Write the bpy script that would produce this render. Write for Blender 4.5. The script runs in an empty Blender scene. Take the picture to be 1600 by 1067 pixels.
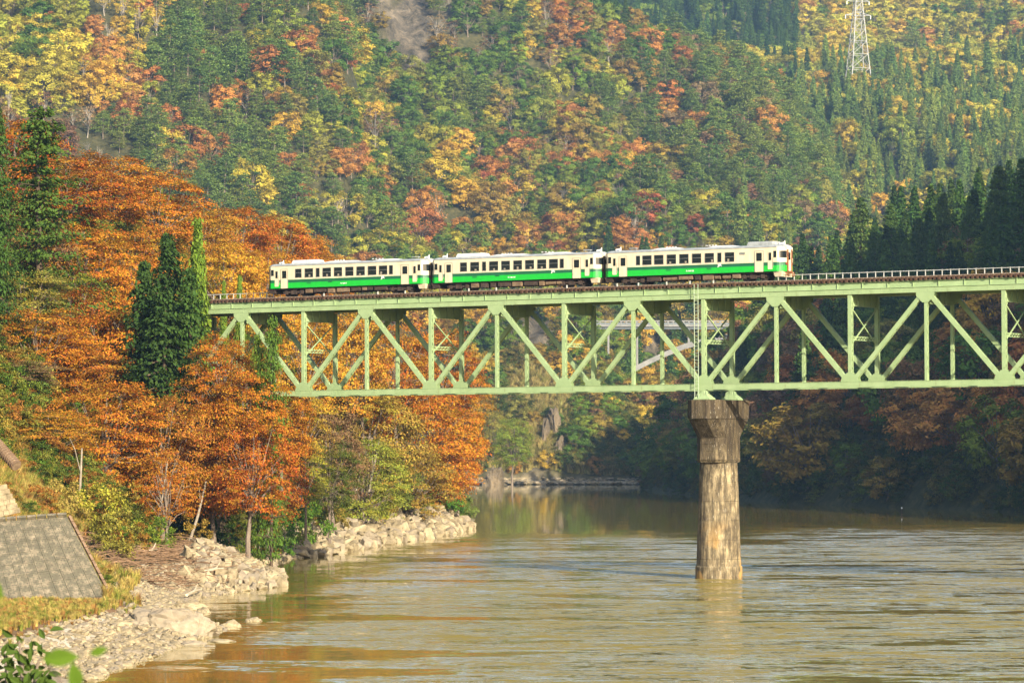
import bpy, bmesh, math, random
import numpy as np
from mathutils import Vector, Matrix

R = math.radians
rng = np.random.default_rng(7)
rnd = random.Random(11)
S = bpy.context.scene
COL = S.collection

# ------------------------------------------------------------------ camera, world, sun
FPX, HOR, CX, CY = 5632.0, 700.0, 800.0, 533.5
CAMZ = 13.1
PIT = math.atan((HOR - CY) / FPX)
cam_d = bpy.data.cameras.new('camera')
cam_d.sensor_width = 36.0
cam_d.lens = FPX / 1600 * 36.0
cam_d.clip_start = 0.5
cam_d.clip_end = 9000
cam_d.dof.use_dof = True
cam_d.dof.focus_distance = 400
cam_d.dof.aperture_fstop = 9.0
cam = bpy.data.objects.new('camera', cam_d)
COL.objects.link(cam)
cam.location = (0, 0, CAMZ)
cam.rotation_euler = (R(90) + PIT, 0, 0)
S.camera = cam

SUN_EL, SUN_AZ = R(22), R(28)          # azimuth measured from straight behind the camera towards the right
sun_dir = Vector((math.sin(SUN_AZ) * math.cos(SUN_EL), -math.cos(SUN_AZ) * math.cos(SUN_EL), math.sin(SUN_EL)))
world = bpy.data.worlds.new('World')
S.world = world
world.use_nodes = True
wn = world.node_tree
sky = wn.nodes.new('ShaderNodeTexSky')
sky.sky_type = 'NISHITA'
sky.sun_disc = False
sky.sun_elevation = SUN_EL
sky.sun_rotation = math.atan2(sun_dir.x, sun_dir.y)
sky.air_density = 1.0
sky.dust_density = 2.0
bg = wn.nodes['Background']
bg.inputs['Strength'].default_value = 0.125
wn.links.new(sky.outputs[0], bg.inputs['Color'])
sl = bpy.data.lights.new('sun', 'SUN')
sl.energy = 5.0
sl.angle = R(0.5)
sl.color = (1.0, 0.89, 0.68)
so = bpy.data.objects.new('sun', sl)
COL.objects.link(so)
so.rotation_euler = sun_dir.to_track_quat('Z', 'Y').to_euler()
S.view_settings.view_transform = 'Standard'
S.view_settings.look = 'None'
S.view_settings.gamma = 1.0
S.view_settings.use_curve_mapping = False
S.view_settings.exposure = 1.15
S.render.engine = 'CYCLES'
cy = S.cycles
cy.use_denoising = True
cy.max_bounces = 6
cy.diffuse_bounces = 2
cy.glossy_bounces = 3
cy.transmission_bounces = 3
cy.transparent_max_bounces = 6
cy.volume_bounces = 0
cy.use_adaptive_sampling = True
cy.adaptive_threshold = 0.02
cy.caustics_reflective = False
cy.caustics_refractive = False

# ------------------------------------------------------------------ pixel helpers (layout of the photograph, used to find world positions)
CP, SP = math.cos(PIT), math.sin(PIT)
def ray(x, y):
    a, b = (x - CX) / FPX, (CY - y) / FPX
    return a, CP - b * SP, SP + b * CP
def at(x, y, Y):
    a, f, u = ray(x, y)
    t = Y / f
    return Vector((a * t, Y, CAMZ + u * t))
def ground_at(x, y, z=0.0):
    a, f, u = ray(x, y)
    t = (z - CAMZ) / u
    return a * t, f * t
def to_px(X, Y, Z):
    d = Y * CP + (Z - CAMZ) * SP
    u = -Y * SP + (Z - CAMZ) * CP
    return CX + FPX * X / d, CY - FPX * u / d

# ------------------------------------------------------------------ materials
def mat(name, color=(0.5, 0.5, 0.5), rough=0.8, metal=0.0, spec=0.3):
    m = bpy.data.materials.new(name)
    m.use_nodes = True
    b = m.node_tree.nodes['Principled BSDF']
    b.inputs['Base Color'].default_value = (*color, 1)
    b.inputs['Roughness'].default_value = rough
    b.inputs['Metallic'].default_value = metal
    b.inputs['Specular IOR Level'].default_value = spec
    return m
def N(m, t, **kw):
    n = m.node_tree.nodes.new(t)
    for k, v in kw.items():
        setattr(n, k, v)
    return n
def L(m, a, b):
    m.node_tree.links.new(a, b)
def noise(m, scale, detail=4, rough=0.6, coord='Object', stretch=None, dist=0.0):
    tc = N(m, 'ShaderNodeTexCoord')
    out = tc.outputs[coord]
    if stretch:
        mp = N(m, 'ShaderNodeMapping')
        mp.inputs['Scale'].default_value = stretch
        L(m, out, mp.inputs[0]); out = mp.outputs[0]
    n = N(m, 'ShaderNodeTexNoise')
    n.inputs['Scale'].default_value = scale
    n.inputs['Detail'].default_value = detail
    n.inputs['Roughness'].default_value = rough
    n.inputs['Distortion'].default_value = dist
    L(m, out, n.inputs['Vector'])
    return n
def ramp(m, fac, stops):
    r = N(m, 'ShaderNodeValToRGB')
    e = r.color_ramp.elements
    while len(e) < len(stops):
        e.new(0.5)
    for i, (p, c) in enumerate(stops):
        e[i].position = p
        e[i].color = (*c, 1) if len(c) == 3 else c
    L(m, fac, r.inputs[0])
    return r
def mix(m, fac, a, b, mode='MIX'):
    n = N(m, 'ShaderNodeMix', data_type='RGBA', blend_type=mode)
    for v, i in ((fac, 0), (a, 6), (b, 7)):
        if hasattr(v, 'links'):
            L(m, v, n.inputs[i])
        elif isinstance(v, (int, float)):
            n.inputs[i].default_value = v
        else:
            n.inputs[i].default_value = (*v, 1)
    return n.outputs[2]
def bsdf(m):
    return m.node_tree.nodes['Principled BSDF']
def bump(m, h, strength=0.5, dist=0.1):
    b = N(m, 'ShaderNodeBump')
    b.inputs['Strength'].default_value = strength
    b.inputs['Distance'].default_value = dist
    L(m, h, b.inputs['Height'])
    L(m, b.outputs[0], bsdf(m).inputs['Normal'])
    return b
def noisy(name, c1, c2, scale=1.0, rough=0.85, stretch=None, bs=0.4, bd=0.05, c3=None, spec=0.2, metal=0.0):
    m = mat(name, c1, rough, metal, spec)
    n = noise(m, scale, 6, 0.65, stretch=stretch)
    st = [(0.3, c1), (0.7, c2)] if c3 is None else [(0.3, c1), (0.55, c2), (0.75, c3)]
    r = ramp(m, n.outputs[0], st)
    L(m, r.outputs[0], bsdf(m).inputs['Base Color'])
    if bs:
        bump(m, n.outputs[0], bs, bd)
    return m

def leaf_material(name, base=None, vary=0.35, trans=0.35, hue=0.03, patch=0.0, patch_col=(0.3, 0.2, 0.02), pscale=0.25, tint=True):
    """leaves: the colour comes from the tree's own tint; each leaf cluster differs a little"""
    m = bpy.data.materials.new(name)
    m.use_nodes = True
    nt = m.node_tree
    nt.nodes.clear()
    out = N(m, 'ShaderNodeOutputMaterial')
    if tint:
        a = N(m, 'ShaderNodeAttribute', attribute_type='INSTANCER', attribute_name='tint')
        col = a.outputs['Color']
    else:
        c = N(m, 'ShaderNodeRGB'); c.outputs[0].default_value = (*base, 1); col = c.outputs[0]
    if patch:
        n = noise(m, pscale, 3, 0.6)
        r = ramp(m, n.outputs[0], [(0.5, (0, 0, 0)), (0.64, (patch,) * 3)])
        col = mix(m, r.outputs[0], col, patch_col)
    g = N(m, 'ShaderNodeNewGeometry')
    h = N(m, 'ShaderNodeHueSaturation')
    mr = N(m, 'ShaderNodeMapRange'); mr.inputs[3].default_value = 1 - vary; mr.inputs[4].default_value = 1 + vary
    L(m, g.outputs['Random Per Island'], mr.inputs[0]); L(m, mr.outputs[0], h.inputs['Value'])
    mm = N(m, 'ShaderNodeMath', operation='MULTIPLY'); mm.inputs[1].default_value = 7.31
    fr = N(m, 'ShaderNodeMath', operation='FRACT')
    L(m, g.outputs['Random Per Island'], mm.inputs[0]); L(m, mm.outputs[0], fr.inputs[0])
    m2 = N(m, 'ShaderNodeMapRange'); m2.inputs[3].default_value = 0.5 - hue; m2.inputs[4].default_value = 0.5 + hue
    L(m, fr.outputs[0], m2.inputs[0]); L(m, m2.outputs[0], h.inputs['Hue'])
    L(m, col, h.inputs['Color'])
    d = N(m, 'ShaderNodeBsdfDiffuse'); t = N(m, 'ShaderNodeBsdfTranslucent'); mx = N(m, 'ShaderNodeMixShader')
    mx.inputs[0].default_value = trans
    L(m, h.outputs[0], d.inputs[0]); L(m, h.outputs[0], t.inputs[0])
    L(m, d.outputs[0], mx.inputs[1]); L(m, t.outputs[0], mx.inputs[2]); L(m, mx.outputs[0], out.inputs[0])
    return m

M = {}
M['leaf'] = leaf_material('autumn_leaves', vary=0.40, trans=0.26, hue=0.028, patch=0.6, patch_col=(0.26, 0.20, 0.02), pscale=0.16)
M['leaf_far'] = leaf_material('distant_leaves', vary=0.22, trans=0.25, hue=0.012)
M['needle'] = leaf_material('needles', vary=0.25, trans=0.2, hue=0.015)
M['bush'] = leaf_material('bush_leaves', vary=0.4, trans=0.35, hue=0.02, patch=0.5, patch_col=(0.22, 0.16, 0.03), pscale=0.5)
M['grass'] = leaf_material('grass_blades', vary=0.35, trans=0.35, hue=0.02)
M['bark'] = noisy('bark', (0.10, 0.075, 0.055), (0.24, 0.19, 0.15), 1.6, stretch=(1, 1, 0.25), bd=0.05)
M['bark_dark'] = noisy('bark_dark', (0.05, 0.035, 0.025), (0.13, 0.09, 0.06), 1.6, stretch=(1, 1, 0.25))
M['bark_pale'] = noisy('bark_pale', (0.18, 0.155, 0.13), (0.34, 0.30, 0.25), 1.6, stretch=(1, 1, 0.25))

# ------------------------------------------------------------------ object helpers
def tag(o, label=None, cat=None, group=None, kind=None):
    if label: o['label'] = label
    if cat: o['category'] = cat
    if group: o['group'] = group
    if kind: o['kind'] = kind
    return o
def link(name, me, m=None, parent=None, loc=None):
    o = bpy.data.objects.new(name, me)
    COL.objects.link(o)
    if m is not None and not me.materials:
        for mm in (m if isinstance(m, (list, tuple)) else [m]):
            me.materials.append(mm)
    if parent is not None:
        o.parent = parent
    if loc is not None:
        o.location = loc
    return o
def empty(name, loc=(0, 0, 0), rz=0, label=None, cat=None, group=None):
    o = bpy.data.objects.new(name, None)
    COL.objects.link(o)
    o.location = loc
    o.rotation_euler = (0, 0, rz)
    o.empty_display_size = 0.5
    return tag(o, label, cat, group)

class MB:
    """collects boxes, bars, tubes and polygons into one mesh"""
    def __init__(s):
        s.v, s.f, s.mi = [], [], []
    def poly(s, pts, faces, mi=0):
        b = len(s.v)
        s.v += [tuple(p) for p in pts]
        s.f += [tuple(b + i for i in f) for f in faces]
        s.mi += [mi] * len(faces)
        return s
    def box(s, x0, x1, y0, y1, z0, z1, mi=0):
        return s.poly([(x0, y0, z0), (x1, y0, z0), (x1, y1, z0), (x0, y1, z0), (x0, y0, z1), (x1, y0, z1), (x1, y1, z1), (x0, y1, z1)],
                      [(0, 3, 2, 1), (4, 5, 6, 7), (0, 1, 5, 4), (1, 2, 6, 5), (2, 3, 7, 6), (3, 0, 4, 7)], mi)
    def bar(s, a, b, w, d, side, mi=0, off=0.0):
        """a bar from a to b; 'side' is roughly the direction its depth d goes; w is across"""
        a, b = Vector(a), Vector(b)
        ax = (b - a).normalized()
        sd = Vector(side)
        sd = (sd - ax * sd.dot(ax)).normalized()
        u = ax.cross(sd)
        pts = []
        for p in (a, b):
            for i, j in ((-1, -1), (1, -1), (1, 1), (-1, 1)):
                pts.append(p + u * (i * w / 2) + sd * (j * d / 2 + off))
        return s.poly(pts, [(0, 3, 2, 1), (4, 5, 6, 7), (0, 1, 5, 4), (1, 2, 6, 5), (2, 3, 7, 6), (3, 0, 4, 7)], mi)
    def tube(s, pts, rad, n=8, mi=0, caps=True):
        pts = [Vector(p) for p in pts]
        rs = rad if isinstance(rad, (list, tuple)) else [rad] * len(pts)
        base = len(s.v)
        prev = None
        for i, p in enumerate(pts):
            t = (pts[min(i + 1, len(pts) - 1)] - pts[max(i - 1, 0)]).normalized()
            ref = prev if prev is not None else (Vector((1, 0, 0)) if abs(t.x) < 0.8 else Vector((0, 1, 0)))
            u = (ref - t * ref.dot(t)).normalized()
            prev = u
            w = t.cross(u)
            for k in range(n):
                a = 2 * math.pi * k / n
                s.v.append(tuple(p + (u * math.cos(a) + w * math.sin(a)) * rs[i]))
        for i in range(len(pts) - 1):
            for k in range(n):
                a, b = base + i * n + k, base + i * n + (k + 1) % n
                s.f.append((a, b, b + n, a + n)); s.mi.append(mi)
        if caps:
            s.f.append(tuple(base + k for k in reversed(range(n)))); s.mi.append(mi)
            e = base + (len(pts) - 1) * n
            s.f.append(tuple(e + k for k in range(n))); s.mi.append(mi)
        return s
    def loft(s, rings, mi=0, caps=True):
        base, n = len(s.v), len(rings[0])
        for r in rings:
            s.v += [tuple(p) for p in r]
        for i in range(len(rings) - 1):
            for k in range(n):
                a, b = base + i * n + k, base + i * n + (k + 1) % n
                s.f.append((a, b, b + n, a + n)); s.mi.append(mi)
        if caps:
            s.f.append(tuple(base + k for k in reversed(range(n)))); s.mi.append(mi)
            e = base + (len(rings) - 1) * n
            s.f.append(tuple(e + k for k in range(n))); s.mi.append(mi)
        return s
    def mesh(s, name, mats):
        me = bpy.data.meshes.new(name)
        me.from_pydata(s.v, [], s.f)
        for m in (mats if isinstance(mats, (list, tuple)) else [mats]):
            me.materials.append(m)
        if any(s.mi):
            me.polygons.foreach_set('material_index', s.mi)
        me.update()
        return me
    def build(s, name, mats, parent=None, loc=None, smooth=False):
        me = s.mesh(name, mats)
        if smooth:
            me.shade_smooth()
        return link(name, me, None, parent, loc)

def fast_mesh(name, V, Q, mats, mi=None, smooth=False):
    """quads (or tris) straight from numpy arrays"""
    me = bpy.data.meshes.new(name)
    V = np.asarray(V, np.float32); Q = np.asarray(Q, np.int32)
    k = Q.shape[1]
    me.vertices.add(len(V)); me.vertices.foreach_set('co', V.ravel())
    me.loops.add(Q.size); me.loops.foreach_set('vertex_index', Q.ravel())
    me.polygons.add(len(Q)); me.polygons.foreach_set('loop_start', np.arange(0, Q.size, k, dtype=np.int32))
    me.polygons.foreach_set('loop_total', np.full(len(Q), k, np.int32))
    for m in mats:
        me.materials.append(m)
    if mi is not None:
        me.polygons.foreach_set('material_index', np.asarray(mi, np.int32))
    if smooth:
        me.polygons.foreach_set('use_smooth', np.ones(len(Q), bool))
    me.update(calc_edges=True)
    me.validate()
    return me

# ------------------------------------------------------------------ value noise for the terrain
def hash2(ix, iy, seed):
    h = (ix.astype(np.int64) * 374761393 + iy.astype(np.int64) * 668265263 + seed * 982451653) & 0x7fffffff
    h = ((h ^ (h >> 13)) * 1274126177) & 0x7fffffff
    return ((h ^ (h >> 16)) & 0xffff) / 65535.0
def vnoise(x, y, s, seed=0):
    x, y = np.asarray(x, float) / s, np.asarray(y, float) / s
    ix, iy = np.floor(x), np.floor(y)
    fx, fy = x - ix, y - iy
    fx, fy = fx * fx * (3 - 2 * fx), fy * fy * (3 - 2 * fy)
    a, b = hash2(ix, iy, seed), hash2(ix + 1, iy, seed)
    c, d = hash2(ix, iy + 1, seed), hash2(ix + 1, iy + 1, seed)
    return (a + (b - a) * fx) * (1 - fy) + (c + (d - c) * fx) * fy
def fbm(x, y, s, seed=0, oct=4):
    v, a, t = 0, 1.0, 0
    for i in range(oct):
        v = v + a * vnoise(x, y, s / 2 ** i, seed + i * 17); t += a; a *= 0.5
    return v / t
def sst(x, a, b):
    t = np.clip((x - a) / (b - a), 0, 1)
    return t * t * (3 - 2 * t)

# ------------------------------------------------------------------ terrain
SHORE_L = np.array([(60, 140), (110, 60), (150, -8), (185, -24.5), (211, -24), (240, -22.5), (262, -21), (276, -25), (314, -28), (330, -25.5), (343, -22.6), (360, -23.5),
                    (385, -26.5), (420, -28.5), (436, -24), (470, -20), (492, -17.5), (546, -10), (590, -7.2), (650, -6.8), (700, -8), (760, -16), (900, -75), (1135, -170), (1290, -330)], float)
SHORE_R = np.array([(60, 260), (200, 215), (350, 175), (500, 145), (738, 105), (868, 62), (960, 52), (1135, 42), (1294, 50)], float)
def interp(t, tab):
    return np.interp(t, tab[:, 0], tab[:, 1])
HS = np.array([(150, -70), (272, -56), (279, -35), (300, -36), (420, -37), (500, -26), (560, -19.5), (600, -15), (650, -14), (700, -15), (760, -24), (900, -82), (1135, -180), (1290, -340)], float)
FT_X = [-900, 600, 700, 760, 800, 870, 905, 950, 1000, 1080, 1200, 2600]
FT_Y = [470, 500, 520, 505, 490, 500, 545, 600, 640, 640, 600, 560]
A_X = [-6000, -900, -200, 300, 450, 530, 590, 640, 700, 800, 900]
A_Y = [-300, -380, -380, -300, -260, -90, 120, 290, 380, 460, 560]
C_X = [300, 400, 600, 700, 830, 950, 1100, 1200, 1290, 1340, 1400, 1500]
C_Y = [300, -90, -120, -70, 12, 45, 98, 150, 235, 360, 470, 600]
R_X = [-6000, 850, 1000, 1300, 1700, 2500, 8000]
R_Y = [-160, -110, -70, -50, -50, -60, -80]

def terrain(X, Y):
    X = np.asarray(X, float); Y = np.asarray(Y, float)
    az = np.arctan2(X, np.maximum(Y, 1e-3) + 0 * X)
    az = np.where(Y <= 0, np.sign(X + 1e-9) * np.pi / 2, az)
    u = CX + FPX * np.tan(np.clip(az, -1.2, 1.2))
    D = Y
    lumps = fbm(X, Y, 60, 3) - 0.5
    fine = fbm(X, Y, 9, 5, 3) - 0.5
    # river bed and the left bank
    dl = interp(Y, SHORE_L) - X + fine * 1.2
    bench = np.where(dl > 0, (1.55 + 1.05 * sst(Y, 285, 330)) * sst(dl, 0, 9) + 0.12 * np.sqrt(np.maximum(dl, 0)), -2.5 * sst(-dl, 0, 5))
    dh = interp(Y, HS) - X
    hs_ = 0.72 + 0.60 * sst(Y, 310, 400)
    hill = np.clip(dh, 0, 32) * hs_ + np.clip(dh - 32, 0, 200) * 0.22
    hill = hill * (1 + 0.35 * lumps) + np.clip(dh, 0, 6) * fine * 0.6
    hill = np.where(Y > 1300, 0, hill)
    cut = np.where((Y < 278), sst(-X, 46, 60), 1.0)
    z = bench + np.where(dh > 0, hill, 0) * cut
    # the bank the camera stands on
    mound = 11.4 * (1 - sst(Y, 2, 62)) * (1 - sst(Y, 60, 100)) * (1 - sst(X - 20, 0, 90))
    z = np.where(Y < 110, np.maximum(z, mound), z)
    z = np.where(Y < 205, np.minimum(z, np.maximum(mound, np.minimum(bench, 2.5) + 0.0)), z)
    # right bank; its unseen slope beyond the view is raised to shade it
    dr = X - interp(Y, SHORE_R) + fine * 2
    cap = 76 + 16 * sst(Y, 850, 1150) + (45 + 120 * (1 - sst(Y, 760, 950))) * sst(u, 1650, 2080) + 16 * lumps
    rb = 1.2 * np.maximum(dr, 0) * (1 + 0.3 * lumps)
    rb = cap * (1 - np.exp(-rb / cap * (1.25 + 1.1 * sst(u, 1640, 2000) * (1 - sst(Y, 700, 860)))))
    rb = np.where(dr > 0, rb + 0.4, -2.5 * sst(-dr, 0, 5)) * (1 - sst(Y, 1250, 1420) * 0.7)
    z = np.where((dr > -6) & (Y > 60), np.where(dr > 0, rb, np.maximum(rb, -3)), z)
    # distant layers: each rises from a base distance to a ridge seen at a given height
    def layer(z, xs, ys, d0, d1, p=1.0, amp=0.08, fall=0.35, seed=0, ns=160):
        yr = np.interp(u, xs, ys)
        zr = CAMZ + (HOR - yr) / FPX * d1
        t = np.clip((D - d0) / (d1 - d0), 0, 1)
        zz = zr * t ** p
        n = fbm(X, Y, ns, seed + 40, 5) - 0.5
        rid = np.abs(fbm(X + 0.35 * Y, Y * 0.45, ns * 0.8, seed + 60, 3) - 0.5) * 2
        zz = zz + zr * amp * (n * 2.2 - rid * 1.3 + 0.4) * np.minimum(1, t * 4) * (1 - 0.6 * sst(t, 0.8, 1))
        zz = np.where(D > d1, zz - (D - d1) * fall, zz)
        return np.where(D > d0, np.maximum(z, zz), z)
    z = np.where((Y > 1294), np.maximum(z, 0.6), z)
    wob = 14 * (fbm(X, X * 0 + 3, 40, 9) - 0.5)
    D = Y + wob
    z = layer(z, FT_X, FT_Y, 1300, 1400, 0.75, 0.10, 0.5, 1, 40)
    z = layer(z, A_X, A_Y, 1330, 2050, 0.95, 0.15, 0.45, 2, 150)
    z = layer(z, C_X, C_Y, 1440, 2150, 0.95, 0.17, 0.5, 3, 170)
    z = layer(z, R_X, R_Y, 1650, 3100, 0.9, 0.085, 0.0, 4, 240)
    # crags
    px_, py_ = to_px(X, np.maximum(Y, 50), z)
    crag = cragmask(px_, py_, Y)
    z = z + crag * (np.abs(fbm(X, Y, 26, 91, 4) - 0.5) * 2 - 0.2) * 16 * sst(Y, 1200, 1500)
    # ground behind the camera and far outside keeps to the bank level
    z = np.where(Y < 2, np.maximum(11.4 + 0.05 * np.abs(Y), 11.4) * (1 - sst(X, 60, 160)) + 4 * sst(X, 60, 160), z)
    return z
CRAGS = [(645, 48, 48, 78, 1), (600, 20, 26, 50, .9), (700, 20, 18, 45, .8), (437, 200, 14, 32, 1), (430, 240, 22, 18, .7), (835, 540, 34, 62, 1), (852, 620, 40, 45, .8), (845, 700, 26, 45, .7), (815, 610, 30, 40, .8),
         (1018, 552, 26, 40, 1), (520, 325, 18, 20, .6), (775, 745, 26, 14, 1), (860, 400, 8, 10, .4)]
def cragmask(px, py, Y):
    m = np.zeros(np.shape(px))
    jx = (fbm(px, py, 22, 70, 4) - 0.5) * 1.3
    for cx, cy_, rx, ry, s in CRAGS:
        r = ((px - cx) / rx) ** 2 + ((py - cy_) / ry) ** 2
        m = np.maximum(m, s * (1 - sst(np.sqrt(r) + jx, 0.6, 1.05)))
    return m * (Y > 1180)

azs = np.concatenate([np.linspace(-178, -90, 12), np.linspace(-86, -14, 22), np.arange(-11, -9, 0.25), np.arange(-9, 9.001, 0.085), np.arange(9.25, 14, 0.25), np.linspace(14.5, 40, 34), np.linspace(43, 90, 12), np.linspace(96, 178, 10)])
dist = np.concatenate([[0.01], np.geomspace(2, 190, 60), np.geomspace(191.5, 720, 200), np.geomspace(725, 1290, 90), np.geomspace(1294, 3300, 300), np.geomspace(3340, 7000, 14)])
AZ, DD = np.meshgrid(np.radians(azs), dist)
# rows of constant forward distance inside the view, of constant radius outside it
rad = DD / np.maximum(np.cos(AZ), 0.75)
GX, GY = np.sin(AZ) * rad, np.cos(AZ) * rad
GZ = terrain(GX, GY)
nr, nc = GX.shape
idx = np.arange(nr * nc).reshape(nr, nc)
Q = np.stack([idx[:-1, :-1], idx[:-1, 1:], idx[1:, 1:], idx[1:, :-1]], -1).reshape(-1, 4)
Q = np.concatenate([Q, np.stack([idx[:-1, -1], idx[:-1, 0], idx[1:, 0], idx[1:, -1]], -1).reshape(-1, 4)])
px_, py_ = to_px(GX, np.maximum(GY, 50), GZ)
craga = cragmask(px_, py_, GY)
m = mat('ground', rough=0.95, spec=0.1)
n1 = noise(m, 0.35, 8, 0.7)
soil = ramp(m, n1.outputs[0], [(0.3, (0.022, 0.022, 0.010)), (0.5, (0.05, 0.048, 0.02)), (0.68, (0.10, 0.085, 0.035))])
n2 = noise(m, 0.11, 12, 0.9, stretch=(1, 1, 0.35), dist=0.6)
rock = ramp(m, n2.outputs[0], [(0.42, (0.025, 0.024, 0.02)), (0.54, (0.11, 0.09, 0.065)), (0.66, (0.30, 0.24, 0.17))])
a = N(m, 'ShaderNodeAttribute', attribute_name='bare')
c = mix(m, a.outputs['Fac'], soil.outputs[0], rock.outputs[0])
a2 = N(m, 'ShaderNodeAttribute', attribute_name='shore')
n3 = noise(m, 1.7, 8, 0.75)
peb = ramp(m, n3.outputs[0], [(0.3, (0.14, 0.11, 0.07)), (0.5, (0.30, 0.24, 0.16)), (0.7, (0.46, 0.39, 0.27))])
a3 = N(m, 'ShaderNodeAttribute', attribute_name='dirt')
drt = ramp(m, n3.outputs[0], [(0.3, (0.13, 0.07, 0.035)), (0.6, (0.27, 0.16, 0.085))])
c = mix(m, a3.outputs['Fac'], c, drt.outputs[0])
c = mix(m, a2.outputs['Fac'], c, peb.outputs[0])
L(m, c, bsdf(m).inputs['Base Color'])
bump(m, n3.outputs[0], 0.5, 0.15)
M['ground'] = m
me = fast_mesh('ground', np.stack([GX, GY, GZ], -1).reshape(-1, 3), Q, [m], smooth=True)
# pale gravel along the waterline, as the photograph shows it
dl = interp(GY, SHORE_L) - GX
sh = (1 - sst(dl + (fbm(GX, GY, 5, 8) - 0.5) * 5, 4.2, 6.6)) * (dl > -6) * (1 - sst(GY, 640, 690)) * sst(GY, 100, 140)
sh = np.maximum(sh, (1 - sst(GZ + (fbm(GX, GY, 6, 8) - 0.5) * 1.2, 0.3, 0.7)) * (GY > 1275))
dirt = 0.9 * (GY < 284) * (GY > 150) * (dl > 0) * (dl < 60) * (0.5 + 0.8 * fbm(GX, GY, 6, 81)) * sst(dl, 3.5, 6)
for nm, arr in (('bare', craga), ('shore', np.clip(sh, 0, 1)), ('dirt', np.clip(dirt, 0, 1))):
    at_ = me.attributes.new(nm, 'FLOAT', 'POINT')
    at_.data.foreach_set('value', arr.astype(np.float32).ravel())
g = link('ground', me)
tag(g, kind='structure')

# ------------------------------------------------------------------ water
m = mat('river_water', (0.235, 0.19, 0.036), 0.02, 0, 0.5)
geo = N(m, 'ShaderNodeNewGeometry')
def wnoise(scale, stretch, detail=3, rough=0.55, rot=0.0):
    mp = N(m, 'ShaderNodeMapping'); mp.inputs['Scale'].default_value = stretch; mp.inputs['Rotation'].default_value = (0, 0, rot)
    L(m, geo.outputs['Position'], mp.inputs[0])
    n = N(m, 'ShaderNodeTexNoise'); n.inputs['Scale'].default_value = scale; n.inputs['Detail'].default_value = detail; n.inputs['Roughness'].default_value = rough
    L(m, mp.outputs[0], n.inputs['Vector'])
    return n.outputs[0]
def math_(op, a, b):
    n = N(m, 'ShaderNodeMath', operation=op)
    for i, v in enumerate((a, b)):
        if hasattr(v, 'links'): L(m, v, n.inputs[i])
        else: n.inputs[i].default_value = v
    return n.outputs[0]
def maprange(v, a, b, c, d):
    n = N(m, 'ShaderNodeMapRange', interpolation_type='SMOOTHSTEP')
    for i, k in enumerate((a, b, c, d)): n.inputs[i + 1].default_value = k
    L(m, v, n.inputs[0]); return n.outputs[0]
sx = N(m, 'ShaderNodeSeparateXYZ'); L(m, geo.outputs['Position'], sx.inputs[0])
# the reach below the bridge runs fast and rippled, the pool behind it is calm
slant = math_('ADD', sx.outputs[1], math_('MULTIPLY', sx.outputs[0], -1.2))
slant = math_('ADD', slant, math_('MULTIPLY', wnoise(0.03, (1, 0.35, 1), 3), 110))
fast = maprange(slant, 380, 620, 1.0, 0.0)
right = maprange(math_('ADD', sx.outputs[0], math_('MULTIPLY', wnoise(0.05, (1, 0.3, 1), 3), 26)), -9, 13, 0.055, 1.4)
streak = maprange(wnoise(0.085, (0.55, 1.0, 1), 5, 0.62), 0.40, 0.52, 0.05, 1.0)
streak2 = maprange(wnoise(0.42, (0.40, 1.0, 1), 3, 0.6), 0.34, 0.58, 0.3, 1.5)
streak = math_('MULTIPLY', streak, streak2)
amp = math_('MULTIPLY', math_('MULTIPLY', fast, right), streak)
amp = math_('ADD', amp, 0.008)
def wslope(scale, stretch, detail, k, seed):
    # random wave slopes in x and y, -k..k
    mp = N(m, 'ShaderNodeMapping'); mp.inputs['Scale'].default_value = stretch; mp.inputs['Location'].default_value = (seed, seed * 2.3, 0)
    L(m, geo.outputs['Position'], mp.inputs[0])
    n = N(m, 'ShaderNodeTexNoise'); n.inputs['Scale'].default_value = scale; n.inputs['Detail'].default_value = detail; n.inputs['Roughness'].default_value = 0.6
    L(m, mp.outputs[0], n.inputs['Vector'])
    v = N(m, 'ShaderNodeVectorMath', operation='SUBTRACT'); v.inputs[1].default_value = (0.5, 0.5, 0.5); L(m, n.outputs['Color'], v.inputs[0])
    w = N(m, 'ShaderNodeVectorMath', operation='MULTIPLY'); w.inputs[1].default_value = (k * 0.5, k, 0); L(m, v.outputs[0], w.inputs[0])
    return w.outputs[0]
def vadd(a, b):
    n = N(m, 'ShaderNodeVectorMath', operation='ADD'); L(m, a, n.inputs[0]); L(m, b, n.inputs[1]); return n.outputs[0]
sl_ = vadd(vadd(wslope(0.16, (0.45, 1.0, 1), 2, 0.6, 3), wslope(0.9, (0.35, 0.9, 1), 3, 1.15, 11)), wslope(3.0, (0.6, 1.0, 1), 2, 0.95, 27))
bs_ = N(m, 'ShaderNodeVectorMath', operation='ADD'); bs_.inputs[1].default_value = (0, -0.13, 0); L(m, sl_, bs_.inputs[0])
sc_ = N(m, 'ShaderNodeVectorMath', operation='SCALE'); L(m, bs_.outputs[0], sc_.inputs[0]); L(m, amp, sc_.inputs['Scale'])
up_ = N(m, 'ShaderNodeVectorMath', operation='ADD'); up_.inputs[1].default_value = (0, 0, 1); L(m, sc_.outputs[0], up_.inputs[0])
nz = N(m, 'ShaderNodeVectorMath', operation='NORMALIZE'); L(m, up_.outputs[0], nz.inputs[0])
nt_ = m.node_tree
dfs = N(m, 'ShaderNodeBsdfDiffuse'); dfs.inputs[0].default_value = (0.235, 0.178, 0.036, 1)
gls = N(m, 'ShaderNodeBsdfAnisotropic'); gls.inputs['Color'].default_value = (1, 1, 1, 1); gls.inputs['Roughness'].default_value = 0.03; L(m, nz.outputs[0], gls.inputs['Normal'])
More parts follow.
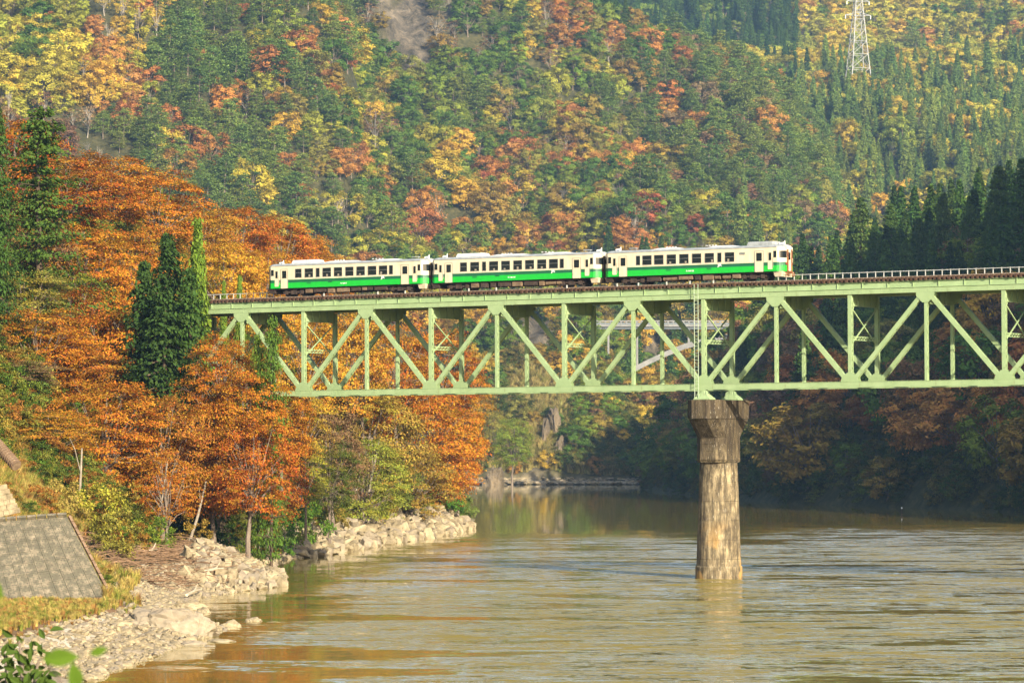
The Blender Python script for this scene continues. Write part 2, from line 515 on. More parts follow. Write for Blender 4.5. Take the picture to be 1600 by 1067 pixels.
frs = N(m, 'ShaderNodeFresnel'); frs.inputs[0].default_value = 1.33; L(m, nz.outputs[0], frs.inputs['Normal'])
mxs = N(m, 'ShaderNodeMixShader'); L(m, frs.outputs[0], mxs.inputs[0]); L(m, dfs.outputs[0], mxs.inputs[1]); L(m, gls.outputs[0], mxs.inputs[2])
nt_.nodes.remove(bsdf(m)); L(m, mxs.outputs[0], nt_.nodes['Material Output'].inputs[0])
M['water'] = m
wm = MB().poly([(-700, 40, 0), (700, 40, 0), (700, 1500, 0), (-700, 1500, 0)], [(0, 1, 2, 3)])
tag(wm.build('river_water', m), kind='structure')

# ------------------------------------------------------------------ haze
hz = bpy.data.materials.new('haze')
hz.use_nodes = True
hz.node_tree.nodes.clear()
o_ = hz.node_tree.nodes.new('ShaderNodeOutputMaterial')
pv = hz.node_tree.nodes.new('ShaderNodeVolumePrincipled')
pv.inputs['Color'].default_value = (0.38, 0.64, 1.0, 1)
pv.inputs['Density'].default_value = 0.00006
pv.inputs['Anisotropy'].default_value = 0.1
hz.node_tree.links.new(pv.outputs[0], o_.inputs['Volume'])
hb = MB().box(-7500, 7500, -7500, 7500, -6, 540).build('haze', hz)
tag(hb, kind='stuff')
hb.display_type = 'WIRE'
#@@STRUCT

# ------------------------------------------------------------------ the railway bridge
TH = 0.5585
BD = Vector((math.cos(TH), -math.sin(TH), 0.0049)).normalized()
BNV = Vector((math.sin(TH), math.cos(TH), 0))
BO = Vector((-22.395, 388.18, 19.01))
P_, W_ = 8.2, 5.8875
rotm = Matrix((BD, BNV, BD.cross(BNV))).transposed().to_4x4()
BM = Matrix.Translation(BO) @ rotm          # bridge space: x along the line, y across it, z up
def B(s, v, h): return BM @ Vector((s, v, h))

def painted(name, c1, c2, rust=(0.16, 0.09, 0.04), amt=0.1, sc=0.5):
    m = mat(name, c1, 0.5, 0, 0.4)
    n = noise(m, sc, 6, 0.7)
    r = ramp(m, n.outputs[0], [(0.35, c1), (0.7, c2)])
    n2 = noise(m, 1.3, 8, 0.75, stretch=(1, 1, 0.35))
    k = ramp(m, n2.outputs[0], [(0.62, (0, 0, 0)), (0.72, (amt,) * 3)])
    L(m, mix(m, k.outputs[0], r.outputs[0], rust), bsdf(m).inputs['Base Color'])
    return m
M['green'] = painted('bridge_paint', (0.235, 0.325, 0.155), (0.31, 0.405, 0.21), amt=0.6)
M['sleeper'] = noisy('sleeper_wood', (0.03, 0.018, 0.012), (0.10, 0.055, 0.035), 3)
M['rail'] = noisy('rail_steel', (0.10, 0.06, 0.045), (0.2, 0.14, 0.11), 2, rough=0.5, metal=0.4)
M['timber'] = noisy('walkway_board', (0.16, 0.12, 0.09), (0.28, 0.22, 0.17), 2)
M['white_steel'] = mat('galvanised_rail', (0.50, 0.50, 0.46), 0.5, 0.1)
M['ladder'] = mat('ladder_paint', (0.42, 0.50, 0.36), 0.5, 0.1)

bridge = empty('truss_bridge', (0, 0, 0), 0, 'long green steel deck truss railway bridge carrying the train over the river', 'bridge')
bridge.matrix_world = BM
def bpart(name, mb, m='green', loc=None):
    return link(name, mb if isinstance(mb, bpy.types.Mesh) else mb.mesh(name, M[m]), None, bridge, loc)
N0, N1, TOP = -2, 14, 9.08
def member(L_, w, dep, lace=True, lw=0.07):
    """a built-up strut lying along +x: two plates joined by zigzag lacing, with the rivet lines showing as small gaps"""
    mb = MB()
    pl = dep * 0.22
    mb.box(0, L_, -dep / 2, -dep / 2 + pl, -w / 2, w / 2)
    mb.box(0, L_, dep / 2 - pl, dep / 2, -w / 2, w / 2)
    if lace:
        k = max(4, int(L_ / 0.42))
        for sgn in (-1, 1):
            z = sgn * (w / 2 - 0.02)
            for i in range(k):
                a, b = i * L_ / k, (i + 1) * L_ / k
                y0, y1 = (-dep / 2 + pl, dep / 2 - pl) if i % 2 == 0 else (dep / 2 - pl, -dep / 2 + pl)
                mb.bar((a, y0, z), (b, y1, z), lw, 0.02, (0, 0, 1))
        for e in (0, L_ - 0.7):
            mb.box(e, e + 0.7, -dep / 2 + pl, dep / 2 - pl, -w / 2 + 0.004, w / 2 - 0.004)
    return mb
def place(me, name, a, b, parent=bridge):
    """put a member mesh (built along +x, depth along y) between two points of bridge space"""
    a, b = Vector(a), Vector(b)
    o = link(name, me, None, parent)
    ax = (b - a).normalized()
    y = Vector((0, 1, 0))
    y = (y - ax * y.dot(ax)).normalized()
    z = ax.cross(y)
    o.matrix_local = Matrix.Translation(a) @ Matrix((ax, y, z)).transposed().to_4x4()
    return o
hv, LD = TOP - 0.62, math.hypot(P_, TOP)
post_me = member(hv, 0.29, 0.38).mesh('vertical_post', M['green'])
post_wide = member(hv, 0.40, 0.42).mesh('vertical_post_main', M['green'])
diag_me = member(LD - 1.5, 0.42, 0.40).mesh('diagonal_brace', M['green'])
gus_b = MB(); gus_t = MB()
for y in (-0.235, 0.235):
    for g_, pts in ((gus_b, [(-1.0, 0.29), (-0.85, 0.75), (-0.3, 1.15), (0.3, 1.15), (0.85, 0.75), (1.0, 0.29), (1.0, -0.1), (-1.0, -0.1)]),
                    (gus_t, [(-1.0, -0.22), (-0.95, -0.65), (-0.3, -1.25), (0.3, -1.25), (0.95, -0.65), (1.0, -0.22), (1.0, 0.1), (-1.0, 0.1)])):
        n = len(pts); t = 0.012
        g_.poly([(px, y - t, pz) for px, pz in pts] + [(px, y + t, pz) for px, pz in pts],
                [tuple(range(n)), tuple(reversed(range(n, 2 * n)))] + [(i, (i + 1) % n, n + (i + 1) % n, n + i) for i in range(n)])
for g_ in (gus_b, gus_t):     # rivet heads along the plates
    for i in range(7):
        for k in range(2):
            zc = (0.25 + 0.25 * k) * (1 if g_ is gus_b else -1)
            g_.box(-0.75 + 0.25 * i - 0.02, -0.75 + 0.25 * i + 0.02, -0.262, -0.247, zc - 0.02, zc + 0.02)
gus_b, gus_t = gus_b.mesh('gusset_plate', M['green']), gus_t.mesh('gusset_plate_top', M['green'])
bot_seg = MB().box(0.002, P_ - 0.002, -0.23, -0.19, -0.27, 0.27).box(0.002, P_ - 0.002, 0.19, 0.23, -0.27, 0.27).box(0.002, P_ - 0.002, -0.27, 0.27, 0.27, 0.295).box(0.002, P_ - 0.002, -0.25, 0.25, -0.29, -0.27)
for i in range(24):
    bot_seg.box(0.1 + i * 0.34, 0.14 + i * 0.34, -0.285, -0.272, 0.24, 0.292)
bot_seg.box(P_ / 2 - 0.3, P_ / 2 + 0.3, -0.243, -0.231, -0.2, 0.2)
bot_seg = bot_seg.mesh('bottom_chord', M['green'])
top_seg = MB().box(0.002, P_ - 0.002, -0.26, 0.26, -0.26, 0.24).box(0.002, P_ - 0.002, -0.33, 0.33, 0.24, 0.275)
for i in range(8):
    top_seg.box(0.3 + i * 1.05, 0.33 + i * 1.05, -0.275, -0.262, -0.25, 0.235)
top_seg = top_seg.mesh('top_chord', M['green'])
# deck edge girder with its upright stiffeners, standing on the chord
edge = MB().box(0.003, P_ - 0.003, -0.02, 0.02, 0.28, 0.86).box(0.003, P_ - 0.003, -0.16, 0.16, 0.86, 0.89).box(0.003, P_ - 0.003, -0.14, 0.14, 0.277, 0.30)
for i in range(3):
    x = P_ * (i + 0.5) / 3
    edge.box(x - 0.02, x + 0.02, -0.12, -0.021, 0.302, 0.858).box(x - 0.02, x + 0.02, 0.021, 0.12, 0.302, 0.858)
edge = edge.mesh('edge_girder', M['green'])
fb = MB().box(-0.02, 0.02, 0.27, W_ - 0.27, -1.35, 0.27).box(-0.16, 0.16, 0.27, W_ - 0.27, -1.38, -1.35).box(-0.16, 0.16, 0.27, W_ - 0.27, 0.272, 0.30)
for i in range(1, 4):
    y = 0.27 + (W_ - 0.54) * i / 4
    fb.box(-0.14, 0.14, y - 0.02, y + 0.02, -1.348, 0.27)
fb.poly([(-0.012, 0.27, -1.35), (-0.012, 0.9, -1.35), (-0.012, 0.27, -2.2), (0.012, 0.27, -1.35), (0.012, 0.9, -1.35), (0.012, 0.27, -2.2)], [(0, 1, 2), (5, 4, 3), (0, 2, 5, 3), (1, 4, 5, 2)])
fb = fb.mesh('floor_beam', M['green'])
strut = MB().box(0, 0.04, 0.2, W_ - 0.2, 0.13, 0.2).box(0, 0.04, 0.2, W_ - 0.2, -0.2, -0.13)
for i in range(18):
    y0 = 0.25 + i * (W_ - 0.5) / 18; y1 = y0 + (W_ - 0.5) / 18
    a, b = (-0.14, 0.14) if i % 2 else (0.14, -0.14)
    strut.bar((0.02, y0, a), (0.02, y1, b), 0.06, 0.03, (1, 0, 0))
strut = strut.mesh('cross_strut', M['green'])
xbr = MB().bar((0, 0.22, -1.5), (0, W_ - 0.22, -5.0), 0.11, 0.10, (1, 0, 0)).bar((0.12, W_ - 0.22, -1.5), (0.12, 0.22, -5.0), 0.11, 0.10, (1, 0, 0)).mesh('cross_brace', M['green'])
xlow = MB().bar((0, 0.22, -5.4), (0, W_ - 0.22, -8.9), 0.11, 0.10, (1, 0, 0)).mesh('sway_brace', M['green'])
lat = MB().bar((0, 0.25, 0), (P_, W_ - 0.25, 0), 0.16, 0.10, (0, 0, 1)).mesh('lateral_brace', M['green'])
for n in range(N0, N1 + 1):
    s = n * P_
    for v in (0, W_):
        if n < N1:
            bpart('top_chord', top_seg, loc=(s, v, TOP))
            bpart('edge_girder', edge, loc=(s, v, TOP))
            if not (n == N0):
                bpart('bottom_chord', bot_seg, loc=(s, v, 0))
        wide = n in (6, -2, 14)
        o = place(post_wide if (n % 2 == 0) else post_me, 'vertical_post', (s, v, 0.30), (s, v, TOP - 0.28))
        bpart('gusset_plate', gus_b if n % 2 == 0 else gus_t, loc=(s, v, 0 if n % 2 == 0 else TOP))
        if n < N1:
            lo, hi = ((s, v, 0), (s + P_, v, TOP)) if n % 2 == 0 else ((s + P_, v, 0), (s, v, TOP))
            lo, hi = Vector(lo), Vector(hi); d = (hi - lo).normalized()
            place(diag_me, 'diagonal_brace', lo + d * 0.75, hi - d * 0.75)
    bpart('floor_beam', fb, loc=(s, 0, TOP))
    if n % 2 == 0:
        bpart('cross_strut', strut, loc=(s, 0, TOP / 2))
        bpart('cross_brace', xbr, loc=(s - 0.06, 0, TOP))
    if n < N1 and n > N0:
        bpart('lateral_brace', lat, loc=(s, 0, 0.0))
# rail bearers under the track
for v in (W_ / 2 - 0.75, W_ / 2 + 0.75):
    bpart('stringer', MB().box(N0 * P_ - 5, N1 * P_, v - 0.02, v + 0.02, TOP + 0.305, TOP + 0.88).box(N0 * P_ - 5, N1 * P_, v - 0.14, v + 0.14, TOP + 0.88, TOP + 0.91))
# approach girder beyond the end of the truss
bpart('approach_girder', MB().box(N0 * P_ - 5, N0 * P_ - 0.2, 1.2, 1.24, TOP - 0.9, TOP + 0.86).box(N0 * P_ - 5, N0 * P_ - 0.2, W_ - 1.24, W_ - 1.2, TOP - 0.9, TOP + 0.86).box(N0 * P_ - 5, N0 * P_ - 0.2, 1.05, 1.4, TOP - 0.94, TOP - 0.9))
# sleepers, rails
SL0 = TOP + 0.915
RAILZ = SL0 + 0.36 + 0.155
sl_me = MB().box(-0.12, 0.12, -0.28, W_ + 0.12, 0, 0.22)
sl_me = MB().box(-0.12, 0.12, -0.25, W_ - 0.9, 0, 0.36).mesh('sleeper', M['sleeper'])
k = 0
x = N0 * P_ - 4.8
while x < N1 * P_ and k < 299:
    o = bpart('sleeper', sl_me, loc=(x, 0.0, SL0)); o.rotation_euler.x = 0
    if k % 5 == 3: o.location.y = -0.13
    if k % 7 == 2: o.location.y = 0.1
    x += 0.50; k += 1
for v in (W_ / 2 - 0.5335, W_ / 2 + 0.5335):
    z0 = SL0 + 0.362
    bpart('running_rail', MB().box(N0 * P_ - 5, N1 * P_, v - 0.065, v + 0.065, z0, z0 + 0.02).box(N0 * P_ - 5, N1 * P_, v - 0.01, v + 0.01, z0 + 0.02, z0 + 0.12).box(N0 * P_ - 5, N1 * P_, v - 0.033, v + 0.033, z0 + 0.12, z0 + 0.155), 'rail')
bpart('cable_trough', MB().box(N0 * P_ - 5, N1 * P_, 0.35, 0.62, SL0 + 0.362, SL0 + 0.46), 'timber')
bpart('guard_timber', MB().box(N0 * P_ - 5, N1 * P_, W_ - 1.35, W_ - 1.15, SL0 + 0.362, SL0 + 0.52), 'sleeper')
# walkway and railing on the far side
bpart('walkway', MB().box(N0 * P_ - 5, N1 * P_, W_ - 0.88, W_ + 0.35, SL0 - 0.02, SL0 + 0.05), 'timber')
rp = MB().box(-0.035, 0.035, -0.035, 0.035, 0, 1.3).mesh('railing_post', M['white_steel'])
x, k = N0 * P_ - 4.8, 0
while x < N1 * P_:
    bpart('railing_post', rp, loc=(x, W_ + 0.25, SL0 + 0.051)); x += 0.911; k += 1
for z in (0.72, 1.26):
    bpart('handrail', MB().box(N0 * P_ - 5, N1 * P_, W_ + 0.17, W_ + 0.213, SL0 + z, SL0 + z + 0.055), 'white_steel')
# small clamps and marker pegs along the near edge of the track
pg = MB().box(-0.05, 0.05, -0.05, 0.05, 0, 0.34).mesh('marker_peg', M['white_steel'])
for x in (2.5, 9.5, 13.0, 21.0, 24.4, 33.0, 39.0, 41.5, 44.8, 47.5, 50.2):
    bpart('marker_peg', pg, loc=(x, 0.2, SL0 + 0.362))
# ladder at the middle pier
lad = empty('access_ladder', (0, 0, 0)); lad.parent = bridge
lad.location = (6 * P_ - 0.55, -0.62, -1.1)
for x in (-0.22, 0.22):
    link('ladder_rail', MB().box(x - 0.024, x + 0.024, -0.024, 0.024, 0, TOP + 2.3).mesh('ladder_rail', M['ladder']), None, lad)
rg = MB().box(-0.19, 0.19, -0.015, 0.015, -0.015, 0.015).mesh('rung', M['ladder'])
for i in range(30):
    link('rung', rg, None, lad, (0, 0, 0.3 + i * 0.35))
br_ = MB()
for z in (1.2, 5.6, 9.8):
    br_.box(-0.2, -0.17, 0.03, 0.4, z, z + 0.05)
link('ladder_bracket', br_.mesh('ladder_bracket', M['green']), None, lad)
# bearing shoes
for n in (-2, 6, 14):
    for v in (0, W_):
        s = n * P_
        mb = MB()
        mb.loft([[(s + a * w_, v + b_ * w2, z) for a, b_ in ((-1, -1), (1, -1), (1, 1), (-1, 1))] for w_, w2, z in ((0.92, 0.62, -1.28), (0.92, 0.62, -1.18), (0.42, 0.4, -0.75), (0.22, 0.3, -0.45), (0.22, 0.3, -0.31))])
        for a in (-0.6, -0.2, 0.2, 0.6):
            mb.poly([(s + a, v - 0.6, -1.17), (s + a, v - 0.32, -0.5), (s + a * 0.4, v - 0.3, -0.32), (s + a + 0.03, v - 0.6, -1.17), (s + a + 0.03, v - 0.32, -0.5), (s + a * 0.4 + 0.03, v - 0.3, -0.32)], [(0, 1, 2), (5, 4, 3), (0, 2, 5, 3), (0, 3, 4, 1), (1, 4, 5, 2)])
        bpart('bearing_shoe', mb)

# ------------------------------------------------------------------ piers
m = mat('pier_concrete', rough=0.95, spec=0.15)
n1 = noise(m, 0.9, 8, 0.7)
base = ramp(m, n1.outputs[0], [(0.3, (0.12, 0.09, 0.055)), (0.5, (0.27, 0.21, 0.125)), (0.7, (0.46, 0.37, 0.22))])
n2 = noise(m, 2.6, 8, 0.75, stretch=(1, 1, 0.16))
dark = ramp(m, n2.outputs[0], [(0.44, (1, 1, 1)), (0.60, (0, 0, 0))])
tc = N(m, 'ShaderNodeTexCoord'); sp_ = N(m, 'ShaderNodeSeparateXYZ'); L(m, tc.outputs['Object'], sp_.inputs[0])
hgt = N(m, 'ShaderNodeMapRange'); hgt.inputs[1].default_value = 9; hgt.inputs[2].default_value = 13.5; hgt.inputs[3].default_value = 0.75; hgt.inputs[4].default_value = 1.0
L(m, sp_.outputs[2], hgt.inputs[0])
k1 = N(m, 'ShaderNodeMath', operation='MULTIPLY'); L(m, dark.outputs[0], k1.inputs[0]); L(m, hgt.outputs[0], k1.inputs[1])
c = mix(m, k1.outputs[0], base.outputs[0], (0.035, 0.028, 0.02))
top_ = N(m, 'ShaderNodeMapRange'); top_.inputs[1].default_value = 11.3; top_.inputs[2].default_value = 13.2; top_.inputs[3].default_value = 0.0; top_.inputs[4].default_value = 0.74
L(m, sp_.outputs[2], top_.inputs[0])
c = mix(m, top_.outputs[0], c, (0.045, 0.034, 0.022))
n3 = noise(m, 5.5, 6, 0.8, stretch=(1.6, 1.6, 0.22))
lime = ramp(m, n3.outputs[0], [(0.60, (0, 0, 0)), (0.66, (0.85, 0.85, 0.85))])
c = mix(m, lime.outputs[0], c, (0.62, 0.57, 0.47))
n4 = noise(m, 0.35, 3, 0.5)
och = ramp(m, n4.outputs[0], [(0.52, (0, 0, 0)), (0.6, (0.7, 0.7, 0.7))])
low = N(m, 'ShaderNodeMapRange'); low.inputs[1].default_value = 6.0; low.inputs[2].default_value = 2.0; L(m, sp_.outputs[2], low.inputs[0])
k2 = N(m, 'ShaderNodeMath', operation='MULTIPLY'); L(m, och.outputs[0], k2.inputs[0]); L(m, low.outputs[0], k2.inputs[1])
c = mix(m, k2.outputs[0], c, (0.50, 0.29, 0.09))
L(m, c, bsdf(m).inputs['Base Color'])
bump(m, n1.outputs[0], 0.6, 0.12)
M['pier'] = m
def pier(n, ztop, zbot, label):
    c0 = B(n * P_, W_ / 2, 0)
    r = empty('bridge_pier', (c0.x, c0.y, zbot), 0, label, 'bridge pier', 'concrete piers of the railway bridge')
    r.rotation_euler.z = math.atan2(BNV.y, BNV.x)      # local x across the track
    def octo(Lx, Wy, ch, z):
        a, b = Lx / 2, Wy / 2
        return [(-a, -b + ch, z), (-a + ch, -b, z), (a - ch, -b, z), (a, -b + ch, z), (a, b - ch, z), (a - ch, b, z), (-a + ch, b, z), (-a, b - ch, z)]
    def rnd_(d, z, n_=28):
        return [(math.cos(2 * math.pi * i / n_) * d / 2, math.sin(2 * math.pi * i / n_) * d / 2, z) for i in range(n_)]
    T = ztop - zbot
    o = T - 17.9
    z = lambda k: k + o
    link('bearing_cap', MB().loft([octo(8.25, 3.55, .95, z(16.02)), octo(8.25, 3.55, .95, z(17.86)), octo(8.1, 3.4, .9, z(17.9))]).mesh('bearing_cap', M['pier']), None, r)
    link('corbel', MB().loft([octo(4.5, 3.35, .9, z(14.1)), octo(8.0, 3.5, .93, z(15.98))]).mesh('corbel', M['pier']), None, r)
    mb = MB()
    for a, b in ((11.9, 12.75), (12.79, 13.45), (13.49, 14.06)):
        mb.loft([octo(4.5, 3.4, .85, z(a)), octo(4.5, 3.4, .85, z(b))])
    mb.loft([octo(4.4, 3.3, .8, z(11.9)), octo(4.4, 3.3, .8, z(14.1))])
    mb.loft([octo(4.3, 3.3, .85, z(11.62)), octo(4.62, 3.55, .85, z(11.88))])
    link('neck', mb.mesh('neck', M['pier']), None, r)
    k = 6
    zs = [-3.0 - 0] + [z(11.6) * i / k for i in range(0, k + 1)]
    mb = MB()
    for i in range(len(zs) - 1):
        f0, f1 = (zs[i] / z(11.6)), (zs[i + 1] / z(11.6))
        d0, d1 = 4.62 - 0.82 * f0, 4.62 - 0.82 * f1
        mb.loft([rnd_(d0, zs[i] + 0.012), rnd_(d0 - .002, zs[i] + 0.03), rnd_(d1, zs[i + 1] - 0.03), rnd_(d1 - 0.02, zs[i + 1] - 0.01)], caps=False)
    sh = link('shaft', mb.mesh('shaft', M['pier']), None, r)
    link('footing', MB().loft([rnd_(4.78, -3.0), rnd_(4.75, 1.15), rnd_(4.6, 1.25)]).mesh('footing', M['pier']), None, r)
    return r
pier(6, 17.95, 0, 'tall weathered concrete pier standing in the middle of the river under the bridge')
pier(-1.78, 17.65, 0.3, 'shorter concrete pier on the rocky bank, nearly hidden behind the orange trees')
pier(14, 18.3, 0, 'concrete pier carrying the far end of the bridge beyond the picture edge')

# ------------------------------------------------------------------ the train: three railcars
def paint(name, c, rough=0.35, dirt=0.25):
    m = mat(name, c, rough, 0, 0.5)
    n = noise(m, 1.5, 6, 0.7, stretch=(1, 1, 0.4))
    r = ramp(m, n.outputs[0], [(0.35, tuple(v * (1 - dirt) for v in c)), (0.65, c)])
    L(m, r.outputs[0], bsdf(m).inputs['Base Color'])
    return m
M['cream'] = paint('cream_paint', (0.70, 0.60, 0.42), dirt=0.22)
M['lgreen'] = paint('bright_green_paint', (0.012, 0.42, 0.035), dirt=0.12)
M['dgreen'] = paint('dark_green_paint', (0.015, 0.11, 0.05), dirt=0.12)
M['roof'] = paint('roof_paint', (0.34, 0.36, 0.36), 0.6, 0.4)
M['silver'] = paint('silver_roof_paint', (0.60, 0.61, 0.60), 0.45, 0.25)
M['glass'] = mat('dark_window_glass', (0.012, 0.016, 0.018), 0.05, 0, 0.8)
M['seat_in'] = mat('interior', (0.25, 0.22, 0.17), 0.8)
M['trim'] = mat('window_trim', (0.35, 0.34, 0.30), 0.4, 0.6)
M['under'] = noisy('underframe', (0.025, 0.02, 0.018), (0.09, 0.06, 0.045), 2)
M['under_b'] = noisy('underframe_box', (0.10, 0.065, 0.04), (0.26, 0.18, 0.11), 2)
M['wheel'] = mat('wheel_steel', (0.10, 0.08, 0.07), 0.5, 0.6)
M['white'] = mat('white_lettering', (0.85, 0.85, 0.82), 0.5)
M['red'] = mat('red_lamp', (0.35, 0.02, 0.02), 0.3)
M['lens'] = mat('lamp_lens', (0.75, 0.74, 0.68), 0.1, 0, 0.8)
M['rust'] = noisy('rusty_steel', (0.14, 0.05, 0.02), (0.28, 0.12, 0.05), 4)
CL, HWD = 20.8, 1.45
def side_y(x):
    """half width of the body at x: the cab corners are cut back"""
    e = min(x, CL - x)
    if e >= 0.62: return HWD
    return HWD - 0.62 * (1 - e / 0.62) ** 1.5
XS = sorted([0, 0.06, 0.16, 0.28, 0.42, 0.62, CL - 0.62, CL - 0.42, CL - 0.28, CL - 0.16, CL - 0.06, CL])
def band_ring(z):
    return [(x, -side_y(x), z) for x in XS] + [(x, side_y(x), z) for x in reversed(XS)]
Z0, Z1, Z2, ZE = 0.95, 1.53, 1.86, 3.36
TXT = {}
def text_mesh(s, size, ext=0.008):
    c = bpy.data.curves.new('lettering', 'FONT')
    c.body = s; c.size = size; c.extrude = ext; c.align_x = 'CENTER'; c.offset = size * 0.01
    o = bpy.data.objects.new('lettering', c)
    COL.objects.link(o)
    dg = bpy.context.evaluated_depsgraph_get()
    me = bpy.data.meshes.new_from_object(o.evaluated_get(dg))
    bpy.data.objects.remove(o)
    me.materials.clear(); me.materials.append(M['white'])
    return me
def railcar(x0, kind, number, label):
    r = empty('railcar', (0, 0, 0), 0, label, 'railcar', 'green and cream railcars of the train on the bridge')
    r.matrix_world = BM @ Matrix.Translation((x0, W_ / 2, RAILZ))
    flip = kind == 'front'
    def p(name, mb, m, parent=r, loc=None, smooth=False):
        me = mb if isinstance(mb, bpy.types.Mesh) else mb.mesh(name, M[m] if isinstance(m, str) else m)
        if smooth: me.shade_smooth()
        return link(name, me, None, parent, loc)
    # body shell in three colour bands, each its own thickness of plate
    mats = [M['cream'], M['lgreen'], M['dgreen']]
    mb = MB()
    def walls(za, zb, mi):
        a, b = band_ring(za), band_ring(zb)
        n = len(a); mb.poly(a + b, [(i, (i + 1) % n, n + (i + 1) % n, n + i) for i in range(n)], mi)
    walls(Z0, Z1, 1); walls(Z1, Z2, 2); walls(Z2, ZE, 0)
    mb.poly(band_ring(Z0), [tuple(reversed(range(24)))], 1)
    p('body_shell', mb, mats)
    # roof: rings that rise and close towards the middle
    mb = MB()
    rings = []
    for k in range(7):
        a = k / 6 * math.pi / 2
        f, zz = math.cos(a) * 0.96 + 0.04, math.sin(a)
        ring = []
        for x in XS: ring.append((0.05 + x * (CL - 0.1) / CL if False else x + (0.28 * zz if x < 1 else (-0.28 * zz if x > CL - 1 else 0)), -side_y(x) * f, ZE + 0.32 * zz))
        ring += [(q[0], -q[1], q[2]) for q in reversed(ring)]
        rings.append(ring)
    mb.loft(rings)
    p('roof', mb, 'roof', smooth=False)
    mb = MB()
    for sg in (-1, 1):
        mb.box(0.65, CL - 0.65, sg * 1.452 - 0.012, sg * 1.452 + 0.012, ZE - 0.03, ZE + 0.03)
    p('rain_gutter', mb, 'trim')
    # windows with glass, frame, meeting bar
    big = [(5.18, 6.23), (7.53, 8.59), (9.03, 10.05), (10.52, 11.53), (11.97, 13.01), (13.45, 14.5), (14.88, 15.91)]
    nar = [(6.66, 7.09), (16.19, 16.62)]
    med = [(3.91, 4.71)]
    if flip:
        big = [(4.75, 5.78), (6.13, 7.17), (7.61, 8.64), (9.07, 10.1), (10.54, 11.56), (12.02, 13.03), (14.33, 15.35)]
        nar = [(4.0, 4.43), (13.47, 13.88)]; med = []
    def window(a, b, z0, z1, bar=True, name='window', skin=HWD, fr=True):
        for sg in (-1, 1):
            y = sg * skin
            o = p(name, MB().box(a, b, min(y - sg * 0.004, y + sg * 0.008), max(y - sg * 0.004, y + sg * 0.008), z0, z1), 'glass')
            if fr:
                f = MB(); t = 0.04
                ya, yb = min(y, y + sg * 0.022), max(y, y + sg * 0.022)
                f.box(a - t, b + t, ya, yb, z1, z1 + t).box(a - t, b + t, ya, yb, z0 - t, z0).box(a - t, a, ya, yb, z0, z1).box(b, b + t, ya, yb, z0, z1)
                if bar: f.box(a, b, ya, yb, (z0 + z1) / 2 + 0.02, (z0 + z1) / 2 + 0.05)
                link('frame', f.mesh('frame', M['trim']), None, o)
            if sg == -1 and bar and name == 'window' and rnd.random() < 0.7:      # seat backs and passengers' shapes just behind the pane read as paler patches
                q = MB(); xx = a + 0.12 + rnd.random() * (b - a - 0.4)
                q.box(xx, xx + 0.22, y - 0.012, y - 0.0085, z0 + 0.02, z0 + 0.18 + 0.12 * rnd.random())
                link('seat_back', q.mesh('seat_back', M['seat_in']), None, o)
    for a, b in big + med: window(a, b, 2.07, 2.98)
    for a, b in nar: window(a, b, 2.07, 2.98, bar=False)
    for a, b in ((0.66, 1.02), (CL - 1.0, CL - 0.66)): window(a, b, 2.32, 2.98, bar=False, name='cab_side_window', fr=False)
    # passenger doors and crew doors, recessed edges and a step below
    for a, b in ((2.0, 2.9), (17.72, 18.68)):
        for sg in (-1, 1):
            y = sg * HWD
            ya, yb = sorted((y, y + sg * 0.03))
            d = p('passenger_door', MB().box(a, b, ya, yb, 0.93, 2.98), 'cream')
            y2a, y2b = sorted((y + sg * 0.031, y + sg * 0.04))
            link('door_window', MB().box(a + 0.17, b - 0.17, y2a, y2b, 2.02, 2.84).mesh('door_window', M['glass']), None, d)
            f = MB(); t = 0.03; y3a, y3b = sorted((y, y + sg * 0.045))
            f.box(a - t, a, y3a, y3b, 0.93, 3.0).box(b, b + t, y3a, y3b, 0.93, 3.0).box(a - t, b + t, y3a, y3b, 3.0, 3.03)
            link('door_frame', f.mesh('door_frame', M['trim']), None, d)
    for a, b in ((1.17, 1.66), (CL - 1.62, CL - 1.12)):
        for sg in (-1, 1):
            y = sg * HWD
            ya, yb = sorted((y, y + sg * 0.022))
            d = p('crew_door', MB().box(a, b, ya, yb, 1.15, 2.97), 'cream')
            y2a, y2b = sorted((y + sg * 0.023, y + sg * 0.03))
            link('door_window', MB().box(a + 0.1, b - 0.1, y2a, y2b, 2.05, 2.82).mesh('door_window', M['glass']), None, d)
            link('grab_rail', MB().tube([(b + 0.1, y + sg * 0.05, 1.3), (b + 0.1, y + sg * 0.05, 2.4)], 0.02, 5).mesh('grab_rail', M['trim']), None, d)
    if flip:
        p('side_grille', MB().box(15.96, 16.58, -1.475, -1.452, 2.72, 2.95), 'trim')
    for a, za, zb in ((5.4, 1.35, 1.66), (8.2, 1.42, 1.55)) if not flip else ((7.5, 1.35, 1.75), (12.2, 1.35, 1.75)):
        f = MB()
        for i in range(5): f.box(a, a + 0.55, -1.462, -1.452, za + i * (zb - za) / 5, za + (i + 0.55) * (zb - za) / 5)
        p('louvre', f, 'dgreen')
